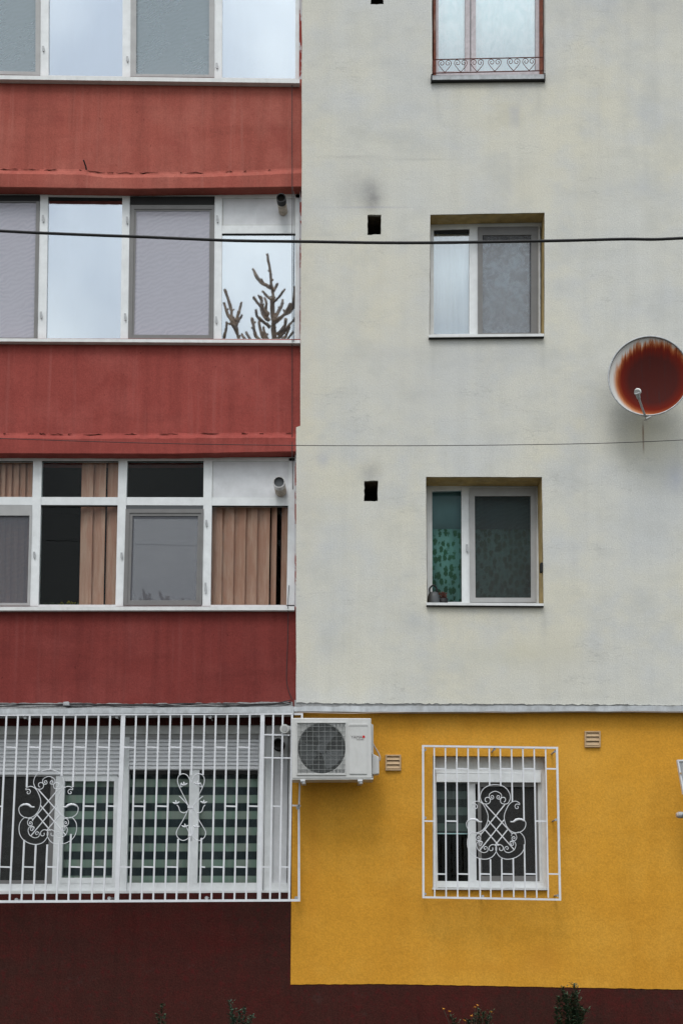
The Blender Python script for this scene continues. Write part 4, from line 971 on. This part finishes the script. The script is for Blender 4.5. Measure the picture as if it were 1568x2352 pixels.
# feed arm from the lower rim towards the viewer and the head on its end
low_ = pc - ya*(RH+.01) + xa*.02 - nrm*.01
def zd(x, y): return (1349.3+x/6.304, 717.7+y/6.304)
tipP = W(*zd(735,1240), .34+.36); base = W(*zd(830,1505), .34+.02)
MB().tube([base, base.lerp(tipP,.5)+Vector((0,0,-.006)), tipP], .012, 8).build('feed_arm', M['galv'], e)
hd = W(*zd(712,1158), .34+.40)
b = MB(); ax = (hd-tipP); b.tube([tipP+Vector((.0,0,-.005)), tipP.lerp(hd,.55), hd], [.017,.022,.031], 14); b.build('receiver', M['galv'], e)
MB().tube([hd, hd+(pc-hd).normalized()*.03], [.033,.036], 16).build('receiver_cap', M['oldpvc'], e)
b = MB(); b.quad([zd(835,1525),zd(915,1490),zd(922,1500),zd(845,1538)], .38, .30); b.build('bracket', M['chrome'], e)
bkc = pc - nrm*.135
b = MB(); b.tube([bkc, Vector((bkc.x+.02, .02, bkc.z-.12))], .024, 10); b.box((bkc.x+.02, -.008, bkc.z-.13), (.07,.008,.09)); b.tube([base, Vector((base.x+.03, -.12, base.z+.10)), bkc], .012, 8); b.build('wall_mount', M['galv'], e)
# metal panel and pipe at the right border
e = thing('tilted_panel', W(1600,1830,.15), 'weathered white metal awning panel jutting out at the right edge', 'awning')
b = MB(); b.quad([(1554.5,1746),(1700,1738),(1712,1816),(1568.5,1822)], .35, .33); b.build('sheet', M['galv'], e)
b = MB(); b.quad([(1554,1745),(1557.5,1745),(1572,1824),(1568,1824)], .36, .31); b.quad([(1557.5,1745),(1702,1737),(1702,1741),(1557.5,1749)], .36, .31); b.build('edge', M['whitepaint'], e)
b = MB(); c0 = W(1562.5, 1776, .37); b.tube([c0, c0+Vector((0,.02,0))], .010, 8); b.build('bolt', M['beige'], e)
b = MB(); b.tube([W(1640,1790,.3), W(1640,1800,-.08)], .02, 8); b.build('strut', M['galv'], e)
e = thing('pipe_stub', W(1556,1872,.2), 'grey metal tube with a dark open end below the awning panel at the right edge', 'pipe')
c0 = W(1556,1872,.22)
b = MB(); b.tube([c0, c0+Vector((.55,.0,.0))], .034, 16); b.build('tube', M['galv'], e, smooth=False)
b = MB(); b.tube([c0+Vector((-.02,0,0)), c0+Vector((.012,0,0))], [.022,.0345], 16); b.build('cap', M['copper'], e)
b = MB(); b.tube([c0+Vector((.062,-.030,-.004)), c0+Vector((.062,-.040,-.004))], .024, 14); b.build('side_hole', M['hole'], e)
b = MB(); b.tube([c0+Vector((.45,0,0)), Vector((c0.x+.45,.08,c0.z))], .02, 10); b.build('wall_mount', M['galv'], e)

# ================================================================== cables
def cable(name, pts, r, d, label, mat='cable', n=8, k=6, cat='cable', group=None):
    P = spline([W(p[0],p[1],d if len(p)<3 else p[2]) for p in pts], k); b = MB(); b.tube(P, r, n)
    return tag(b.build(name, M[mat], smooth=True), label, cat, group)
cable('overhead_cable', [(-700,498),(-300,516),(0,530.5),(92,535),(229,540.6),(320,543.8),(458,549.7),(549,553),(718,555.2),(860,557.5),(1000,557.5),(1160,555),(1300,552.5),(1430,549.2),(1500,549.8),(1568,547),(1900,532),(2300,508)], .0138, 2.2, 'thick black overhead cable sagging across the whole facade', 'black')
cable('overhead_cable', [(-700,975),(-300,995),(0,1007),(350,1018),(680,1023),(940,1023.8),(1200,1021.5),(1400,1017.5),(1568,1010.5),(1900,994),(2300,970)], .0034, 1.6, 'thin dark overhead wire crossing below the satellite dish')
cable('wall_cable', [(670.6,186,-.03),(670.8,200,-.02),(670.5,330,-.02),(671,385,-.01),(671,431,.018),(671.5,440,.03),(671,600,.02),(671.5,770,.03),(671.3,783,.035),(671,800,-.03),(671,990,-.02),(671,1040,.02),(672,1062,.0),(672,1130,-.165),(669,1160,-.165),(674,1205,-.165),(669,1240,-.165),(670,1275,-.165),(664,1340,-.165),(661,1392,.03),(662,1405,-.02),(660,1490,-.04),(658,1560,-.04),(664,1590,-.04),(672,1608,-.03)], .0036, 0, 'thin dark cable running down the balcony side beside the cream wall', k=4)
cable('wall_cable', [(675,440,.02),(676,560,.0),(674.5,690,.0),(675,784,.03)], .0028, 0, 'second thin cable hanging just beside the pane with the reflected fir')
rd = random.Random(21)
cols = ['black cable lying highest on the ledge above the white bars','black cable looping loosely along the ledge over the bars','dark cable hanging in shallow waves over the wide grille','black cable hugging the slab edge above the bars','thin dark cable sagging at the right end of the ledge']
for i in range(5):
    pts = []; x = -380 if i < 4 else 330
    while x < 664:
        pts.append((x, 1620.5 + 3.5*math.sin(x*.011+i*1.3) + rd.uniform(-1.6,1.6) - (4 if (i==0 and 0<x<150) else 0) - max(0,(x-560))*.03, .035+rd.uniform(-.02,.02))); x += rd.uniform(34,60)
    pts.append((668,1608+i*2.4,.02))
    cable('cable', pts, rd.choice([.0048,.0055,.004]), 0, cols[i], 'cable', 6, 4, group='cables along the ledge above the bars')
o = MB().quad([(146,1612),(158,1611),(160,1620),(145,1620)], .07, -.03).build('cable_clamp', M['galv'], bevel=.006); tag(o, 'small grey clamp holding the cables above the wide grille', 'cable clamp')
cable('wire', [(676,1636,.03),(800,1638.5,.035),(860,1637,.035),(1000,1634.5,.03),(1150,1636,.03),(1300,1634,.03),(1568,1636,.03),(1800,1640,.03)], .0034, 0, 'thin wire tucked under the pale ledge above the yellow wall', 'copper')
p = W(199,390,-.02); o = MB().tube([p, p+Vector((-.006,-.03,.035)), p+Vector((-.02,-.075,.07))], [.010,.008,.008], 7).build('iron_spike', M['cable'], org=p); tag(o, 'short rusty iron stub poking up from the upper red ledge', 'iron stub')

# ================================================================== shrubs at the foot of the wall
def shrub(u, d, vtop, stems, label, leafc, h0, flowers=(), spread=.10, seed=1, nleaf=42, group='shrubs at the foot of the wall'):
    rd = random.Random(seed); base = W(u, 2500, d); base.z = 0
    e = thing('shrub', base, label, 'shrub', group); lb = MB(); sb = MB(); fb = MB()
    for (us, vs_) in stems:
        tip = W(us, vs_, d + rd.uniform(-.08,.08)); q = base + Vector((rd.uniform(-.05,.05), rd.uniform(-.05,.05), 0))
        mid = q.lerp(tip, .55) + Vector((rd.uniform(-.03,.03), 0, 0))
        P = spline([q, mid, tip], 6); sb.tube(P, [.007*(1-i/len(P)*.7) for i in range(len(P))], 5)
        nleaf_ = int(nleaf*2.6)
        for i in range(nleaf_):
            f = .30+.70*(i/nleaf_); p = P[min(len(P)-1, int(f*(len(P)-1)))].lerp(P[min(len(P)-1, int(f*(len(P)-1))+1)], rd.random())
            a = rd.uniform(0,6.28); s = 1.15-.55*f
            leaf(lb, p, Vector((math.cos(a),math.sin(a),rd.uniform(.25,1.1))), rd.uniform(.045,.075)*s, rd.uniform(.022,.034)*s, .1)
            if rd.random() < .5: 
                p2 = p+Vector((math.cos(a),math.sin(a),.5))*rd.uniform(.01,spread*.45); leaf(lb, p2, Vector((math.cos(a+1),math.sin(a+1),rd.uniform(.2,1))), .05*s, .024*s, .1)
    sb.build('stem', M['rust'] if leafc=='r' else stemm, e, smooth=True); lb.build('foliage', leafm[leafc], e)
    for (x,y) in flowers:
        c0 = W(x,y,d+.03); 
        for k in range(9): leaf(fb, c0+Vector((0,0,rd.uniform(-.006,.006))), Vector((math.cos(k*.7),math.sin(k*.7),rd.uniform(.1,1))), .020, .014, .0)
        st = base.lerp(c0,.6); MB().tube(spline([base+Vector((0,0,.1)), st, c0],5), .0025, 4).build('stem', stemm, e)
    if flowers: fb.build('blossom', simple('orange_petals', (.60,.27,.03), .6), e)
    else: fb.b.free()
stemm = simple('shrub_stems', (.05,.045,.03), .8)
leafm = {'g': simple('dark_green_leaves', (.032,.062,.030), .55, .4, var=.6, sc_=30), 'b': simple('blue_green_leaves', (.040,.078,.048), .5, .4, var=.5, sc_=30)}
shrub(370, .7, 2305, [(372,2306),(362,2330),(381,2332)], 'sparse dark shrub with one thin tip, leftmost at the bottom edge', 'g', .8, seed=2, nleaf=24)
shrub(548, .75, 2300, [(528,2300),(533,2318),(550,2322),(561,2317),(578,2332),(540,2340)], 'blue green shrub with a tall left tip and several lower tips', 'b', .8, seed=3, nleaf=34)
shrub(1085, .8, 2320, [(1090,2332),(1098,2320),(1110,2324),(1126,2322),(1120,2338),(1075,2344),(1035,2334),(1042,2342)], 'green shrub dotted with small orange flowers', 'g', .8, [(1018,2319),(1032,2324),(1096,2311),(1090,2314),(1127,2325),(1066,2345),(1082,2335)], seed=4, nleaf=34)
shrub(1310, .75, 2262, [(1318,2262),(1292,2270),(1300,2285),(1322,2282),(1282,2290),(1335,2312),(1345,2318),(1276,2316),(1310,2290),(1298,2310),(1318,2305)], 'tallest dark green shrub in front of the maroon base', 'g', 1.0, seed=5, nleaf=60)

# ================================================================== firs across the street, seen as reflections in the panes
def fir(x, y, h, label, seed, crown_r=1.9, dens=6, strokes=()):
    rd = random.Random(seed); e = thing('fir_tree', (x,y,0), label, 'fir tree', 'firs across the street'); og = Vector((x,y,0))
    tb = MB(); tb.tube([og, og+Vector((.05,0,h*.4)), og+Vector((0,0,h*.8)), og+Vector((.1,0,h))], [.26,.19,.07,.03], 8)
    tb.build('trunk', bark, e, smooth=True); cb = MB(); z = h*.12
    def twig(p, d, ln, r, lev):
        """a branch that rises towards its tip, with side shoots"""
        d = d.normalized(); up = Vector((0,0,1)); P = [p]; q = p; n = 5; dd = d
        for i in range(n):
            dd = (dd+up*.16+Vector((rd.uniform(-.04,.04),rd.uniform(-.04,.04),0))).normalized(); q = q+dd*ln/n; P.append(q)
        cb.tube(P, [r, r, r, r*1.05, r*1.05, r*.75], 5)
        if lev:
            for k in range(int(ln*4.2)+1):
                t_ = rd.uniform(.2,.95); i = int(t_*n); pp = P[i].lerp(P[min(i+1,n)], t_*n-i); s_ = rd.choice((-1,1))
                side = d.cross(up).normalized()*s_
                twig(pp, d*.7+side*rd.uniform(.5,.9)+up*.5, rd.uniform(.18,.5)*min(1,ln), r*.8, 0)
    while z < h-.35:
        g_ = h-z; L_ = min(crown_r, .25+g_*.42) if g_ < 8 else crown_r*rd.uniform(.8,1.1)
        for k in range(4 if g_ < 1.5 else dens):
            a = rd.uniform(0,6.28); el = .95 if g_ < 2.5 else .45
            twig(og+Vector((0,0,z+rd.uniform(-.15,.15))), Vector((math.cos(a),math.sin(a),el)), L_*rd.uniform(.5,1.1), .021, 1)
        z += .34 if g_ < 3 else (.34 if g_ < 8 else .6)
    cb.tube([og+Vector((0,0,h*.85)), og+Vector((.02,0,h-.5)), og+Vector((0,0,h))], [.07,.045,.03], 6)
    for P in strokes: # bare blunt shoots at the top
        Q = spline(P, 4); m_ = len(Q)
        cb.tube([q+Vector((rd.uniform(-.006,.006),rd.uniform(-.02,.02),rd.uniform(-.006,.006))) for q in Q], [.034*(1+.5*i/m_)*rd.uniform(.85,1.15) for i in range(m_)], 6)
        for i in range(2, m_-1):
            if rd.random() < .10:
                s_ = rd.choice((-1,1)); cb.tube([Q[i], Q[i]+Vector((s_*.06, rd.uniform(-.1,.1), rd.uniform(.03,.12)))], [.03,.026], 5)
    cb.build('crown', needle, e)
bark = simple('fir_bark', (.09,.06,.045), .9, var=.4, sc_=10); needle = simple('winter_fir_needles', (.36,.25,.17), .9, .1, var=.6, sc_=3)
def mirror_spot(u, v, yt):
    """where a ray that bounces off the glass at (u,v) is when it is yt metres from the wall"""
    p = W(u,v,-.14); dx = p.x/DIST; dz = (p.z-EYE)/DIST
    return p.x+dx*yt, p.z+dz*yt
def shoots(lst, y0, sd_):
    r_ = random.Random(sd_); out = []
    for P in lst:
        yy = y0 + r_.uniform(-.5,.5); Q = []
        for k, (a, c) in enumerate(P):
            f_ = k/(len(P)-1); x_, z_ = mirror_spot(413.4+a/4.877, 390.4+c/4.877, yy*(1-f_)+y0*f_); Q.append(Vector((x_, -(yy*(1-f_)+y0*f_), z_)))
        out.append(Q)
    return out
BIG = [[(985,945),(1005,1100),(1020,1250),(1040,1400),(1050,1600),(1045,1800),(1040,2050)],[(1030,1300),(1050,1500),(1055,1700),(1030,2050)],[(1020,1400),(1030,1600),(1060,1800),(1060,2050)],[(815,1115),(860,1190),(930,1270),(1010,1310)],[(1095,1275),(1070,1310),(1045,1340)],
 [(930,1360),(980,1410),(1030,1440)],[(1158,1340),(1130,1400),(1080,1450),(1050,1480)],[(820,1420),(860,1480),(920,1560),(1000,1620)],[(905,1420),(900,1500),(915,1600),(970,1680)],[(940,1420),(960,1500),(950,1600),(1000,1690)],
 [(1165,1450),(1150,1520),(1090,1620),(1050,1650)],[(1240,1490),(1190,1600),(1110,1660),(1060,1700)],[(1282,1300),(1275,1450),(1240,1560),(1150,1640),(1060,1720)],[(840,1560),(860,1640),(930,1700),(1010,1760)],
 [(800,1650),(815,1750),(850,1850),(960,1950)],[(880,1640),(885,1740),(930,1860),(1000,1960)],[(1190,1660),(1160,1750),(1080,1840)],[(1285,1650),(1210,1740),(1120,1850),(1060,1920)],[(1230,1750),(1180,1850),(1100,1950)],
 [(750,1810),(790,1880),(900,1990)],[(700,1830),(760,1930),(880,2030)],[(1280,1800),(1200,1900),(1120,2000)],[(930,1760),(960,1850),(1010,1950)]]
SML = [[(500,1335),(545,1480),(590,1620),(625,1720),(660,1880),(690,2050)],[(490,1485),(530,1590),(590,1680),(625,1740)],[(695,1475),(670,1580),(640,1680),(625,1740)],[(530,1695),(520,1770),(495,1870),(480,2000)],[(545,1720),(600,1730),(640,1800)],[(690,1640),(660,1690),(630,1730)],[(610,1640),(620,1720),(650,1830)]]
xt_, zt_ = mirror_spot(626, 792, 19); fir(xt_, -19, zt_, 'tall brown fir whose top is reflected in the rightmost second row pane', 3, 2.2, 7, shoots(BIG, 19, 5))
xt2, zt2 = mirror_spot(556, 800, 20.5); fir(xt2, -20.5, zt2, 'sparser brown fir reflected left of the taller fir top', 8, 1.0, 4, shoots(SML, 20.5, 6))
for u_, v_, y_, sd_ in ((338,1352,20,15),(378,1358,21,17),(428,1372,19.5,19)):
    xx, zz_ = mirror_spot(u_, v_+22, y_); sk_ = []
    for du_, dv_ in ((-9,0),(7,9),(-2,14)):
        sk_.append([Vector((mirror_spot(u_+du_*k_, v_+dv_+(30-dv_)*(1-k_), y_)[0], -y_, mirror_spot(u_, v_+dv_+(44-dv_)*(1-k_), y_)[1])) for k_ in (1,.66,.33,0)])
    fir(xx, -y_, zz_, {15:'low fir tip reflected left at the bottom of the screened third row pane',17:'middle low fir tip reflected in the screened third row pane',19:'lowest fir tip reflected at right in the screened third row pane'}[sd_], sd_, .8, 3, sk_)
print('objects', len(bpy.data.objects))
